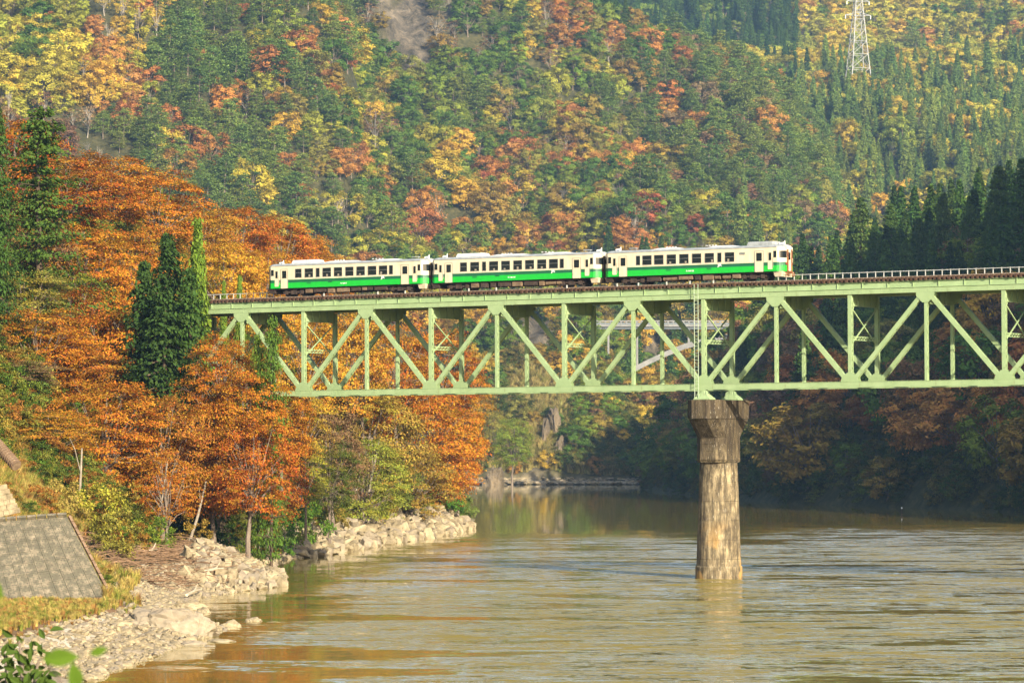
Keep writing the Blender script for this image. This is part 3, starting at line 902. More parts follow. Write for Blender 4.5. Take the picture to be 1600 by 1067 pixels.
    # ends: windscreens, centre door, lamps, coupler, anticlimber
    for end in (0, 1):
        sx_ = -1 if end == 0 else 1
        X = 0.0 if end == 0 else CL
        def fx(d0, d1): return sorted((X + sx_ * d0, X + sx_ * d1))
        yy = 0.83
        a, b = fx(0.002, 0.05)
        d = p('gangway_door', MB().box(a, b, -0.36, 0.36, 1.0, 3.1), 'cream')
        a2, b2 = fx(0.051, 0.058)
        link('door_window', MB().box(a2, b2, -0.22, 0.22, 2.1, 2.85).mesh('door_window', M['glass']), None, d)
        a2, b2 = fx(0.0, 0.16)
        for yq in (-0.45, 0.38):
            link('gangway_frame', MB().box(a2, b2, yq, yq + 0.07, 0.95, 3.15).mesh('gangway_frame', M['rust'] if flip else M['under']), None, d)
        # wrap-round windscreens following the cut corners
        for sg in (-1, 1):
            mb = MB(); pts0, pts1 = [], []
            for e in (0.40, 0.28, 0.16, 0.06, 0.0):
                xx = e if end == 0 else CL - e
                hy = side_y(xx) + 0.012
                pts0.append((xx + sx_ * 0.012, sg * hy, 2.3)); pts1.append((xx + sx_ * 0.012, sg * hy, 3.0))
            pts0.append((X + sx_ * 0.012, sg * 0.50, 2.3)); pts1.append((X + sx_ * 0.012, sg * 0.50, 3.0))
            n = len(pts0)
            mb.poly(pts0 + pts1, [(i, i + 1, n + i + 1, n + i) for i in range(n - 1)])
            w = p('windscreen', mb, 'glass')
            link('wiper', MB().bar((X + sx_ * 0.03, sg * 0.55, 2.35), (X + sx_ * 0.03, sg * 0.75, 2.85), 0.02, 0.02, (1, 0, 0)).mesh('wiper', M['under']), None, w)
            a2, b2 = fx(0.0, 0.06)
            hl = p('tail_lamp', MB().tube([(a2, sg * 0.62, 1.72), (b2, sg * 0.62, 1.72)], 0.09, 12), 'red')
            a3, b3 = fx(-0.12, 0.0)
            hl = p('headlight', MB().tube([(a3, sg * 0.22, 3.42), (b3, sg * 0.22, 3.42)], 0.11, 14), 'cream')
            a4, b4 = fx(0.0, 0.01)
            link('lens', MB().tube([(a4, sg * 0.22, 3.42), (b4, sg * 0.22, 3.42)], 0.085, 14).mesh('lens', M['lens']), None, hl)
        a2, b2 = fx(0.0, 0.03)
        p('destination_panel', MB().box(a2, b2, -0.3, 0.3, 3.16, 3.3), 'white')
        a2, b2 = fx(-0.3, 0.28)
        p('coupler', MB().box(a2, b2, -0.14, 0.14, 0.72, 1.0).box(*fx(0.05, 0.36), -0.2, 0.2, 0.76, 0.94), 'rust' if flip and end == 1 else 'under')
        # snow plough skirt under the cab
        a2, b2 = (0.15, 1.1) if end == 0 else (CL - 1.1, CL - 0.15)
        p('cab_skirt', MB().loft([[(a2 + 0.1, -1.15, 0.42), (b2 - 0.1, -1.15, 0.42), (b2 - 0.1, 1.15, 0.42), (a2 + 0.1, 1.15, 0.42)], [(a2, -1.3, 0.94), (b2, -1.3, 0.94), (b2, 1.3, 0.94), (a2, 1.3, 0.94)]]), 'cream' if (end == 1) else 'under')
        mb = MB()
        for z in (0.55, 0.75):
            mb.tube([(X + sx_ * 0.1, -1.0, z), (X + sx_ * 0.1, 1.0, z)], 0.025, 5)
        for y in (-0.9, -0.5, 0.5, 0.9):
            mb.tube([(X + sx_ * 0.08, y, 0.9), (X + sx_ * 0.16, y, 0.6), (X + sx_ * 0.08, y * 0.9, 0.45)], 0.035, 6)
        p('brake_hose', mb, 'rust' if flip and end == 1 else 'under')
        # roof end gear: antenna and horn
        q = 0.9 if end == 0 else CL - 0.9
        p('horn', MB().tube([(q - 0.25, 0.2, 3.78), (q + 0.25, 0.2, 3.80)], [0.1, 0.14], 10).box(q - 0.05, q + 0.05, 0.15, 0.25, 3.6, 3.8), 'white')
        p('antenna', MB().tube([(q + 0.55, -0.2, 3.6), (q + 0.55, -0.2, 4.08)], [0.05, 0.035], 6), 'white')
    # roof equipment
    def slab(x0_, x1_, hw, z0, h_, m, name, taper=0.25):
        mb = MB()
        rs = []
        for x, f in ((x0_, 0.35), (x0_ + taper, 1), (x1_ - taper, 1), (x1_, 0.35)):
            rs.append([(x, -hw, z0), (x, -hw * 0.97, z0 + h_ * f * 0.55), (x, -hw * 0.8, z0 + h_ * f * 0.93), (x, 0, z0 + h_ * f), (x, hw * 0.8, z0 + h_ * f * 0.93), (x, hw * 0.97, z0 + h_ * f * 0.55), (x, hw, z0)])
        mb.loft(rs)
        return p(name, mb, m)
    if not flip:
        slab(3.0, 6.2, 0.95, 3.55, 0.47, 'silver', 'air_conditioner', 0.12)
        raised = [(6.9, 12.3), (13.4, 17.65)]; racks = [(8.6, 9.9), (13.5, 15.0)]; pipe = (18.4, 19.2)
    else:
        slab(16.5, 19.5, 0.95, 3.55, 0.50, 'roof', 'air_conditioner', 0.10)
        raised = [(5.2, 9.5), (11.6, 15.9)]; racks = [(7.1, 8.3), (11.7, 13.0)]; pipe = (2.6, 3.4)
    for a, b in raised:
        slab(a, b, 1.0, 3.52, 0.25, 'silver', 'roof_cover', 1.2)
    for a, b in racks:
        q = p('roof_grille', MB().box(a, b, -0.72, -0.2, 3.70, 3.80), 'under')
        for i in range(4):
            x = a + (b - a) * i / 3.6
            link('vent_slat', MB().box(x, x + 0.22, -0.75, -0.721, 3.76, 3.86).mesh('vent_slat', M['silver']), None, q)
    mb = MB().box(pipe[0], pipe[1], -0.5, 0.0, 3.82, 3.90)
    for x in (pipe[0] + 0.05, pipe[1] - 0.1): mb.box(x, x + 0.05, -0.3, -0.25, 3.6, 3.82)
    p('exhaust_hood', mb, 'roof')
    # underframe boxes and bogies
    p('underframe', MB().box(0.8, CL - 0.8, -1.2, 1.2, 0.78, 0.945), 'under')
    rr = random.Random(5 + int(x0))
    x = 5.1
    while x < 15.6:
        w = rr.choice((0.6, 0.9, 1.2, 1.6))
        zb = 0.28 + 0.18 * rr.random()
        nm, mt = rr.choice((('equipment_box', 'under_b'), ('equipment_box', 'under'), ('fuel_tank', 'under_b'), ('equipment_box', 'under')))
        if nm == 'fuel_tank':
            p(nm, MB().tube([(x, -0.95, 0.55), (x + w, -0.95, 0.55)], 0.23, 14).box(x + 0.1, x + 0.16, -1.0, -0.9, 0.7, 0.8), mt)
        else:
            p(nm, MB().box(x, x + w, -1.25, -0.4, zb, 0.776).box(x + 0.04, x + w - 0.04, -1.27, -1.252, zb + 0.05, 0.72), mt)
        p('equipment_box', MB().box(x + 0.3, x + w, 0.4, 1.22, 0.35, 0.776), 'under')
        x += w + 0.12 + 0.2 * rr.random()
    for cx in (3.45, 17.35):
        mb = MB()
        for sg in (-1, 1):
            mb.box(cx - 1.45, cx + 1.45, sg * 0.98 - 0.07, sg * 0.98 + 0.07, 0.42, 0.62)
            mb.box(cx - 0.35, cx + 0.35, sg * 1.02 - 0.1, sg * 1.02 + 0.1, 0.28, 0.85)
            for a in (-1.05, 1.05):
                mb.box(cx + a - 0.2, cx + a + 0.2, sg * 1.0 - 0.12, sg * 1.0 + 0.12, 0.3, 0.72)
        mb.box(cx - 0.3, cx + 0.3, -0.95, 0.95, 0.45, 0.77)
        bg_ = p('bogie', mb, 'under')
        for a in (-1.05, 1.05):
            for sg in (-1, 1):
                ww = MB().tube([(cx + a, sg * 0.5, 0.43), (cx + a, sg * 0.64, 0.43)], 0.43, 22).tube([(cx + a, sg * 0.47, 0.43), (cx + a, sg * 0.5, 0.43)], 0.455, 22)
                link('wheel', ww.mesh('wheel', M['wheel']), None, bg_)
            link('axle', MB().tube([(cx + a, -0.95, 0.43), (cx + a, 0.95, 0.43)], 0.08, 8).mesh('axle', M['wheel']), None, bg_)
    # lettering
    jr = text_mesh('JR', 0.46)
    jx = 15.35 if not flip else 13.7
    o = p('lettering', jr, 'white'); o.location = (jx, -1.462, 1.62); o.rotation_euler = (R(90), 0, 0); o.scale = (1.15, 0.8, 1)
    nn = text_mesh(number, 0.2)
    o = p('car_number', nn, 'white'); o.location = (10.25, -1.462, 1.2); o.rotation_euler = (R(90), 0, 0)
    return r
TS = -6.08
railcar(TS, 'rear', 'キハ48 57', 'rear railcar of the train, directly above the orange trees, coupled behind the other two')
railcar(TS + 21.3, 'mid', 'キハ48 544', 'middle railcar of the train, coupled between the rear and the leading railcars')
railcar(TS + 42.6, 'front', 'キハ40 575', 'leading railcar whose cab end with rust streaked gangway door faces open track')

# ------------------------------------------------------------------ vegetation builders
def unit(v): return v / np.maximum(np.linalg.norm(v, axis=-1, keepdims=True), 1e-9)
def cards(C, Nn, size, rg, aspect=0.6, T=None):
    """one diamond shaped leaf cluster per centre, lying across its normal"""
    n = len(C)
    a = rg.normal(size=(n, 3)) if T is None else T + rg.normal(size=(n, 3)) * 0.25
    t = unit(a - Nn * (a * Nn).sum(1, keepdims=True))
    b = np.cross(Nn, t)
    s = (np.asarray(size) * (0.6 + 0.8 * rg.random(n)))[:, None]
    bend = Nn * s * 0.12
    V = np.stack([C + t * s * 0.5 - bend, C + b * s * 0.5 * aspect, C - t * s * 0.5 - bend, C - b * s * 0.5 * aspect], 1).reshape(-1, 3)
    return V, np.arange(4 * n).reshape(n, 4)
def limbs_mb(mb, pts_list, mi=0):
    for pts, r, n in pts_list: mb.tube(pts, r, n, mi, caps=False)

def broadleaf(seed, H=16, Rr=6.5, lobes=16, sprays=8, per=70, size=0.34, low=0.25, flat=0.3, limbs=True, squash=0.75, tn=8, nr=0.55, no=0.35):
    rg = np.random.default_rng(seed); rr = random.Random(seed)
    cz = H * (low + 1) / 2; rz = H * (1 - low) / 2
    # lobe centres spread through the crown, the outline uneven
    Lc, Lr = [], []
    for i in range(lobes):
        th = 2.4 * i + rr.uniform(-.5, .5)
        zz = -0.85 + 1.75 * (i + .5) / lobes
        rad_ = math.sqrt(max(0.04, 1 - (zz * 0.92) ** 2)) * rr.uniform(0.42, 0.82)
        Lc.append((math.cos(th) * rad_ * Rr, math.sin(th) * rad_ * Rr, cz + zz * rz * 0.80)); Lr.append(Rr * rr.uniform(0.26, 0.44))
    Lc, Lr = np.array(Lc), np.array(Lr)
    d = unit(rg.normal(size=(lobes, sprays, 3)) + np.array([0, 0, 0.55]))
    out = unit(Lc - np.array([0, 0, cz]))[:, None, :]
    d = unit(d + out * 0.5)
    Sc = Lc[:, None, :] + d * Lr[:, None, None] * (0.55 + 0.5 * rg.random((lobes, sprays, 1))) * np.array([1, 1, squash])
    Sc = Sc.reshape(-1, 3); dd = d.reshape(-1, 3)
    sr = np.repeat(Lr, sprays) * (0.35 + 0.3 * rg.random(len(Sc)))
    k = len(Sc)
    q = rg.normal(size=(k, per, 3)) * np.array([0.55, 0.55, flat * 0.55])
    # sprays droop away from the trunk
    ax = unit(dd * np.array([1, 1, 0]) + 1e-6)
    q[..., 2] -= (q * ax[:, None, :]).sum(-1) * 0.22
    C = Sc[:, None, :] + q * sr[:, None, None]
    Nn = unit(rg.normal(size=(k, per, 3)) * nr + np.array([0, 0, 0.6]) + dd[:, None, :] * no)
    V, F = cards(C.reshape(-1, 3), Nn.reshape(-1, 3), size, rg)
    mb = MB()
    if limbs:
        r0 = H * 0.02
        lean = Vector((rr.uniform(-.8, .8), rr.uniform(-.8, .8), 0))
        fork = Vector((lean.x * .4, lean.y * .4, H * max(0.16, low * 0.8)))
        mb.tube([(0, 0, -3.0), (0, 0, 0.2), (lean.x * .2, lean.y * .2, fork.z * .5), fork, Vector((lean.x, lean.y, H * 0.62)), Vector((lean.x * 1.3, lean.y * 1.3, H * 0.9))], [r0 * 1.3, r0 * 1.15, r0 * .95, r0 * .8, r0 * .4, r0 * .1], tn, caps=False)
        for i in range(lobes):
            c = Vector(Lc[i]); t = rr.uniform(0, 0.55)
            st = fork.lerp(Vector((lean.x, lean.y, H * 0.62)), t * (0.3 + 0.7 * (c.z / H)))
            if c.z < st.z: st = fork.copy()
            mid = st.lerp(c, 0.5) + Vector((rr.uniform(-.5, .5), rr.uniform(-.5, .5), rr.uniform(0, .8)))
            mb.tube([st, mid, c], [r0 * .42, r0 * .28, r0 * .12], 5, caps=False)
            for j in range(0, sprays, 2):
                e = Vector(Sc[i * sprays + j]); m_ = c.lerp(e, 0.5) + Vector((0, 0, rr.uniform(-.1, .4)))
                mb.tube([c, m_, e], [r0 * .13, r0 * .09, r0 * .04], 3, caps=False)
    return V, F, mb
def conifer(seed, H=20, Rr=3.4, levels=26, per=26, br=9, size=0.5, droop=0.35, shape=0.85, low=0.12, irregular=0.25, flat=0.25, up=0.0, tn=7, wide=0.16):
    rg = np.random.default_rng(seed); rr = random.Random(seed)
    C, Nn, T = [], [], []
    mb = MB(); r0 = H * 0.014
    lean = rr.uniform(-.3, .3)
    mb.tube([(0, 0, -3), (0, 0, H * .3), (lean * .5, 0, H * .7), (lean, 0, H * .98)], [r0 * 1.2, r0, r0 * .6, r0 * .1], tn, caps=False)
    gap = 1.0
    for l in range(levels):
        f = (l + rr.uniform(-.3, .3)) / levels
        z = H * (low + (1 - low) * f)
        env = (max(0.02, 1 - f) ** shape) * (0.55 + 0.45 * min(1, (f + .12) * 5))
        for b in range(br):
            th = rr.uniform(0, 2 * math.pi)
            ln = Rr * env * (1 + irregular * rr.uniform(-1.2, 0.8))
            if ln < 0.25: ln = 0.25
            t = rg.random(per) ** 0.7
            w = (0.10 + wide * np.sin(np.clip(t, 0, 1) * math.pi)) * ln + 0.12
            lat = rg.normal(size=per) * w
            x = t * ln; zz = z + up * x - droop * x * t + rg.normal(size=per) * flat * 0.5
            ct, st = math.cos(th), math.sin(th)
            C.append(np.stack([x * ct - lat * st, x * st + lat * ct, zz], 1))
            Nn.append(unit(rg.normal(size=(per, 3)) * 0.45 + np.array([ct * .5, st * .5, 0.75])))
            T.append(np.tile(np.array([[ct, st, -0.5]]), (per, 1)))
        if l % 2 == 0:
            for b in range(3):
                th = rr.uniform(0, 6.28); ln = Rr * env * 0.8
                mb.tube([(0, 0, z), (math.cos(th) * ln, math.sin(th) * ln, z + up * ln - droop * ln * .8)], [r0 * .3, r0 * .08], 3, caps=False)
    C, Nn, T = map(np.concatenate, (C, Nn, T))
    V, F = cards(C, Nn, size, rg, 0.55, T)
    return V, F, mb
def pine(seed, H=15, Rr=4.4, plates=22, per=90, size=0.45):
    """red pine: a bare lower trunk and flat plates of needles"""
    rg = np.random.default_rng(seed); rr = random.Random(seed)
    mb = MB(); r0 = H * 0.016
    lx, ly = rr.uniform(-1, 1), rr.uniform(-1, 1)
    def ax(f): return Vector((lx * f * f, ly * f * f, H * f))
    mb.tube([(0, 0, -3), ax(.25), ax(.55), ax(.8), ax(.97)], [r0 * 1.2, r0, r0 * .8, r0 * .5, r0 * .15], 7, caps=False)
    C, Nn = [], []
    for i in range(plates):
        f = 0.28 + 0.70 * (i + rr.random()) / plates
        th = 2.4 * i + rr.uniform(-.6, .6)
        env = math.sin(min(1.0, (1.06 - f) / 0.62) * math.pi / 2)
        ln = Rr * env * rr.uniform(0.35, 1.0)
        a = ax(f); c = a + Vector((math.cos(th) * ln * .75, math.sin(th) * ln * .75, rr.uniform(-.2, .7)))
        mb.tube([a, a.lerp(c, .5) + Vector((0, 0, .1)), c], [r0 * .35, r0 * .25, r0 * .1], 4, caps=False)
        rad_ = Rr * (0.20 + 0.22 * env) * rr.uniform(.8, 1.2)
        q = rg.normal(size=(per, 3)) * np.array([.6, .6, .13]) * rad_
        q[:, 2] += 0.25 - (q[:, 0] ** 2 + q[:, 1] ** 2) / rad_ * 0.14
        C.append(q + np.array(c)); Nn.append(unit(rg.normal(size=(per, 3)) * .45 + np.array([0, 0, .9])))
    V, F = cards(np.concatenate(C), np.concatenate(Nn), size, rg, 0.6)
    return V, F, mb
def bare(seed, H=13, n0=5, depth=3, spread=0.55, thick=0.011):
    rr = random.Random(seed); mb = MB()
    def grow(p, d, ln, r, lev):
        q = p + d * ln * .5 + Vector((rr.uniform(-.08, .08), rr.uniform(-.08, .08), 0.02)) * ln
        e = q + (d + Vector((0, 0, .12))).normalized() * ln * .5
        mb.tube([p, q, e], [r, r * .8, r * .55], 5 if lev == 0 else 3, caps=False)
        if lev >= depth: return
        for i in range(n0 if lev < 2 else 4):
            nd = (d + Vector((rr.uniform(-1, 1), rr.uniform(-1, 1), rr.uniform(-.1, .7))) * spread * (1.25 if lev else 1)).normalized()
            grow(p.lerp(e, rr.uniform(.45, 1)), nd, ln * rr.uniform(.45, .7), r * .5, lev + 1)
    grow(Vector((0, 0, -1)), Vector((0, 0, 1)), H * .48, H * thick, 0)
    return mb
def joined(name, V, F, mb, mats):
    """crown and trunk in one mesh, for trees too far away to tell the two apart"""
    n0 = len(V)
    tri = []
    for f in mb.f:
        f = list(f)
        tri.append([n0 + f[0], n0 + f[1], n0 + f[2], n0 + f[3]] if len(f) == 4 else [n0 + f[0], n0 + f[1], n0 + f[2], n0 + f[2]])
    allV = np.concatenate([V, np.array(mb.v, float).reshape(-1, 3)]) if mb.v else V
    allF = np.concatenate([F, np.array(tri)]) if tri else F
    mi = np.zeros(len(allF), int); mi[len(F):] = 1
    return fast_mesh(name, allV, allF, mats, mi)

# ---- near kinds: a crown mesh and a trunk mesh each
NEAR = {}
def near_kind(key, gen, leafmat, barkmat, crown='crown'):
    V, F, mb = gen
    NEAR.setdefault(key, []).append((fast_mesh(key + '_crown', V, F, [leafmat]), mb.mesh(key + '_trunk', barkmat)))
for sd in range(5):
    near_kind('broad', broadleaf(100 + sd, 16, 6.8, 32, 9, 74, 0.28, low=0.10, flat=0.30, nr=0.42, no=0.9), M['leaf'], M['bark'])
for sd in range(2):
    near_kind('sparse', broadleaf(140 + sd, 15, 5.6, 19, 8, 50, 0.26, low=0.22, flat=0.18), M['leaf'], M['bark'])
for sd in range(3):
    near_kind('cedar', conifer(200 + sd, 20, 4.6, 40, 36, 9, 0.38, droop=0.34, low=0.03, irregular=0.6, shape=0.72), M['needle'], M['bark_dark'])
near_kind('cypress', conifer(230, 14, 1.9, 40, 34, 8, 0.28, droop=-0.5, low=0.03, irregular=0.25, shape=0.6), M['needle'], M['bark_dark'])
near_kind('pine', conifer(240, 24, 4.8, 26, 70, 6, 0.38, droop=0.05, shape=0.50, low=0.10, irregular=0.75, flat=0.5, up=0.12, wide=0.26), M['needle'], M['bark_dark'])
FAR = {}
def far_kind(key, gen, leafmat, barkmat):
    V, F, mb = gen
    FAR.setdefault(key, []).append(joined(key, V, F, mb, [leafmat, barkmat]))
for sd in range(5):
    far_kind('broad', broadleaf(300 + sd, 13, 5.6 + 0.5 * (sd % 3), 12 + 3 * sd, 8, 44 - 3 * sd, 0.56, low=0.02, flat=0.5, tn=5, nr=0.32, no=1.0), M['leaf_far'], M['bark'])
for sd in range(3):
    far_kind('open', broadleaf(320 + sd, 13, 4.6, 12, 5, 13, 0.55, low=0.2, flat=0.3, tn=5), M['leaf_far'], M['bark_pale'])
for sd in range(4):
    far_kind('pine', pine(340 + sd, 15, 5.2, 26, 120, 0.55), M['needle'], M['bark'])
for sd in range(4):
    far_kind('cedar', conifer(360 + sd, 19, 3.9, 30, 18, 9, 0.66, droop=0.32, low=0.06, irregular=0.3), M['needle'], M['bark_dark'])
for sd in range(3):
    FAR.setdefault('bare', []).append(bare(380 + sd).mesh('bare', [M['bark_pale']]))
BUSH = []
for sd in range(4):
    V, F, mb = broadleaf(400 + sd, 2.6, 1.7, 9, 6, 46, 0.17, low=-0.25, flat=0.5, limbs=False)
    BUSH.append(fast_mesh('bush', V, F, [M['bush']]))
def tuft(seed, n=70, h=1.1, sp=0.5, w=0.05, lean=0.5):
    rg = np.random.default_rng(seed)
    a = rg.random(n) * 6.283; r = rg.random(n) * sp * .4
    p = np.stack([np.cos(a) * r, np.sin(a) * r, np.zeros(n) - 0.1], 1)
    a2 = a + rg.normal(size=n) * .6; ln = h * (.5 + .6 * rg.random(n)); le = lean * (.2 + rg.random(n))
    d = np.stack([np.cos(a2), np.sin(a2), np.zeros(n)], 1); sd_ = np.stack([-np.sin(a2), np.cos(a2), np.zeros(n)], 1) * w
    m1 = p + d * (le * ln * .3)[:, None] + np.array([0, 0, 1]) * (ln * .6)[:, None]
    e = p + d * (le * ln)[:, None] + np.array([0, 0, 1]) * (ln * .95)[:, None]
    V = np.stack([p - sd_, p + sd_, m1 + sd_ * .7, m1 - sd_ * .7, e + sd_ * .1, e - sd_ * .1], 1).reshape(-1, 3)
    b = np.arange(n)[:, None] * 6
    F = np.concatenate([b + np.array([[0, 1, 2, 3]]), b + np.array([[3, 2, 4, 5]])])
    return V, F
TUFT = [fast_mesh('tuft', *tuft(500 + i), [M['grass']]) for i in range(3)]

# ---- tints (leaf colours as the trees themselves have them)
T_OR = [(0.39, 0.145, 0.018), (0.44, 0.175, 0.02), (0.36, 0.12, 0.018), (0.43, 0.21, 0.026), (0.31, 0.105, 0.02)]
T_YE = [(0.52, 0.33, 0.035), (0.46, 0.32, 0.045), (0.54, 0.28, 0.03)]
T_YG = [(0.37, 0.34, 0.045), (0.30, 0.30, 0.04), (0.44, 0.36, 0.045), (0.24, 0.27, 0.04)]
T_GR = [(0.13, 0.20, 0.025), (0.09, 0.16, 0.025), (0.18, 0.23, 0.03), (0.10, 0.17, 0.03)]
T_RD = [(0.40, 0.075, 0.035), (0.36, 0.085, 0.035)]
T_ORF = [(0.42, 0.19, 0.05), (0.46, 0.23, 0.05), (0.38, 0.155, 0.045), (0.44, 0.21, 0.06)]
T_YEF = [(0.52, 0.36, 0.05), (0.46, 0.34, 0.05), (0.52, 0.33, 0.045)]
T_RDF = [(0.38, 0.12, 0.055), (0.34, 0.11, 0.05)]
T_BR = [(0.24, 0.13, 0.055), (0.20, 0.12, 0.06), (0.26, 0.17, 0.08)]
T_PI = [(0.14, 0.20, 0.045), (0.18, 0.23, 0.045), (0.11, 0.17, 0.04)]
T_CE = [(0.05, 0.095, 0.02), (0.07, 0.12, 0.022), (0.04, 0.075, 0.018)]
T_OL = [(0.24, 0.22, 0.045), (0.29, 0.20, 0.04)]

def set_tint(o, c): o['tint'] = [float(c[0]), float(c[1]), float(c[2])]
def jit(c, a=0.12):
    k = 1 + rnd.uniform(-a, a)
    return tuple(max(0.005, v * k * (1 + rnd.uniform(-a, a) * .4)) for v in c)
used_proto = {}
def near_tree(kind, x, ytop, Y, wpx, tint, label, cat='tree', name='tree', H=None, group=None, var=None, sink=0.6):
    p = at(x, ytop, Y)
    gz = float(terrain(p.x, p.y))
    h = p.z - gz + sink if H is None else H
    h = max(4.0, h)
    vs = NEAR[kind]
    cm, tm = vs[(var if var is not None else rnd.randrange(len(vs)))]
    base_h = {'broad': 16, 'sparse': 15, 'cedar': 20, 'cypress': 14, 'pine': 24}[kind]
    base_r = {'broad': 7.0, 'sparse': 6.0, 'cedar': 3.7, 'cypress': 1.8, 'pine': 4.6}[kind]
    rx = wpx / FPX * Y / 2 / base_r
    if kind in ('broad', 'sparse'): h = min(h, rx * base_h * 1.18)
    r = empty(name, (p.x, p.y, p.z - h + 0.0), rnd.uniform(0, 6.28), label, cat, group)
    r.scale = (rx, rx, h / base_h)
    c = link('crown', cm, None, r); set_tint(c, tint)
    link('trunk', tm, None, r)
    return r

# ------------------------------------------------------------------ trees of the near left bank (position read off the photograph: x, top, distance, width)
ORANGE = 'autumn trees on the near bank'
NT = [
 # back row along the crest
 ('broad', 20, 178, 440, 170, T_OR[2], 'red orange tree at the picture edge behind the tall dark fir'),
 ('broad', 105, 235, 470, 190, T_OR[2], 'orange tree just to the far side of the tall dark fir, high on the bank'),
 ('broad', 172, 240, 500, 180, T_OR[0], 'broad orange tree on the crest with dark branching limbs showing through'),
 ('broad', 245, 268, 520, 170, T_OR[1], 'orange tree on the crest above the dark cedar clump'),
 ('broad', 310, 322, 540, 140, T_OR[3], 'yellow orange tree on the crest behind the pointed cypress'),
 ('broad', 372, 318, 570, 150, T_OR[2], 'rust red tree on the crest above the rear railcar roof end'),
 ('broad', 432, 332, 600, 150, T_OR[2], 'dark red crowned tree over the rear railcar, on the crest'),
 ('broad', 480, 362, 640, 110, T_OR[1], 'last orange tree on the crest where it drops behind the train'),
 ('broad', 350, 372, 520, 150, T_YE[2], 'golden yellow tree between the cypress and the back of the train'),
 ('broad', 415, 385, 545, 130, T_OR[3], 'orange yellow tree directly behind the tail of the train'),
 ('broad', 515, 395, 660, 80, T_OR[4], 'small rust coloured tree behind the rear railcar windows'),
 # around the fir
 ('broad', 25, 300, 400, 180, T_BR[0], 'brown leaved tree under the tall fir at the picture edge'),
 ('broad', 140, 345, 440, 190, T_OR[1], 'orange tree with a forked grey trunk below the crest'),
 ('sparse', 125, 420, 410, 150, T_GR[1], 'dark leafed tree with bare forked limbs beside the fir'),
 ('broad', 35, 420, 390, 170, T_OL[0], 'olive green tree at the picture edge below the fir'),
 ('broad', 215, 350, 470, 150, T_OR[0], 'orange tree right behind the dark cedar clump'),
 # the big mass in front
 ('broad', 190, 478, 395, 210, T_OR[1], 'large bright orange tree in the middle of the near bank'),
 ('broad', 275, 505, 400, 190, T_OR[1], 'bright orange tree below the dark cedar clump and beside the bridge end'),
 ('broad', 95, 520, 385, 190, (0.38,0.15,0.022), 'dull orange tree low on the near bank'),
 ('broad', 20, 560, 370, 170, T_BR[2], 'brownish thin leaved tree at the picture edge above the pale grass'),
 ('broad', 345, 522, 383, 130, T_OR[0], 'deep orange tree hiding the first bridge panel'),
 ('broad', 392, 572, 380, 150, T_OR[1], 'orange tree whose crown reaches over the end of the lower chord'),
 ('broad', 165, 590, 365, 200, T_OR[0], 'low spreading orange tree with tiered sprays above the dark hollow'),
 ('broad', 255, 610, 372, 180, (0.33, .14, .025), 'rust and green leaved tree above the driftwood pile'),
 ('broad', 335, 620, 378, 170, T_OR[0], 'orange tree above the leaning pale trunks by the small pier'),
 ('broad', 80, 640, 350, 170, T_OR[3], 'orange tree overhanging the pale grass slope above the retaining wall'),
 ('sparse', 262, 700, 352, 110, T_OR[0], 'small reddish orange tree with visible twigs above the riverside thicket'),
 ('broad', 418, 650, 400, 150, T_OR[4], 'rust brown tree with drooping crown just past the small pier'),
 ('sparse', 470, 615, 425, 100, T_YE[1], 'pale yellow tree directly under the lower chord'),
 ('sparse', 478, 700, 430, 80, T_YG[0], 'yellow green slender tree beside the first rocky spit'),
 # behind the bridge
 ('broad', 388, 640, 373, 150, T_OR[2], 'rust orange tree low in front of the buried truss end'),
 ('broad', 440, 600, 396, 110, T_OR[1], 'orange tree whose top touches the left end of the lower chord'),
 ('broad', 405, 735, 392, 90, (0.15, .15, .03), 'dark olive tree low between the driftwood spit and the long spit'),
 ('broad', 515, 690, 455, 100, (0.09, .12, .025), 'dark green tree low behind the start of the long spit'),
 ('broad', 610, 700, 535, 110, (0.13, .15, .03), 'dark green tree low behind the middle of the long spit'),
 ('broad', 690, 690, 590, 110, T_OR[2], 'rust orange low tree hanging over the nose of the bank'),
 ('broad', 60, 480, 380, 170, T_OR[1], 'orange tree between the fir and the large bright orange tree'),
 ('broad', 130, 440, 400, 160, T_OR[2], 'rust orange tree under the forked grey trunk'),
 ('broad', 470, 470, 470, 150, T_YE[2], 'golden orange tree seen through the first truss panels'),
 ('broad', 545, 480, 520, 160, T_OR[3], 'orange tree seen through the truss under the rear railcar'),
 ('broad', 620, 500, 560, 150, T_OR[0], 'orange brown tree seen through the truss behind crossed bracing'),
 ('broad', 690, 510, 600, 130, T_OR[2], 'reddish tree seen through the truss near the nose of the bank'),
 ('broad', 575, 590, 520, 190, T_OL[1], 'dark olive tree just beneath the lower chord'),
 ('broad', 655, 600, 575, 200, T_OR[1], 'large orange tree bulging over the river at the nose of the bank'),
 ('broad', 715, 640, 600, 110, T_OR[1], 'outermost orange tree at the nose of the bank'),
 ('broad', 725, 575, 655, 90, T_OR[3], 'yellow brown tree behind the nose of the bank'),
 ('broad', 520, 640, 470, 130, T_BR[1], 'brown leaved tree in the dark gap behind the yellow tree'),
 ('broad', 568, 680, 500, 140, T_YG[3], 'green layered tree leaning over the second rocky spit'),
 ('broad', 640, 690, 540, 140, T_OL[1], 'olive orange tree low over the waterside bushes'),
 ('broad', 770, 640, 1306, 60, T_OL[0], 'olive tree on the far bend just past the nose of the bank'),
 ('broad', 800, 650, 1240, 70, T_GR[2], 'green tree on the far bend beside the rock outcrop'),
]
for k, x, yt, Y, w, t, lb in NT:
    near_tree(k, x, yt, Y, w, jit(t, .08), lb, 'tree', 'autumn_tree', group=ORANGE)
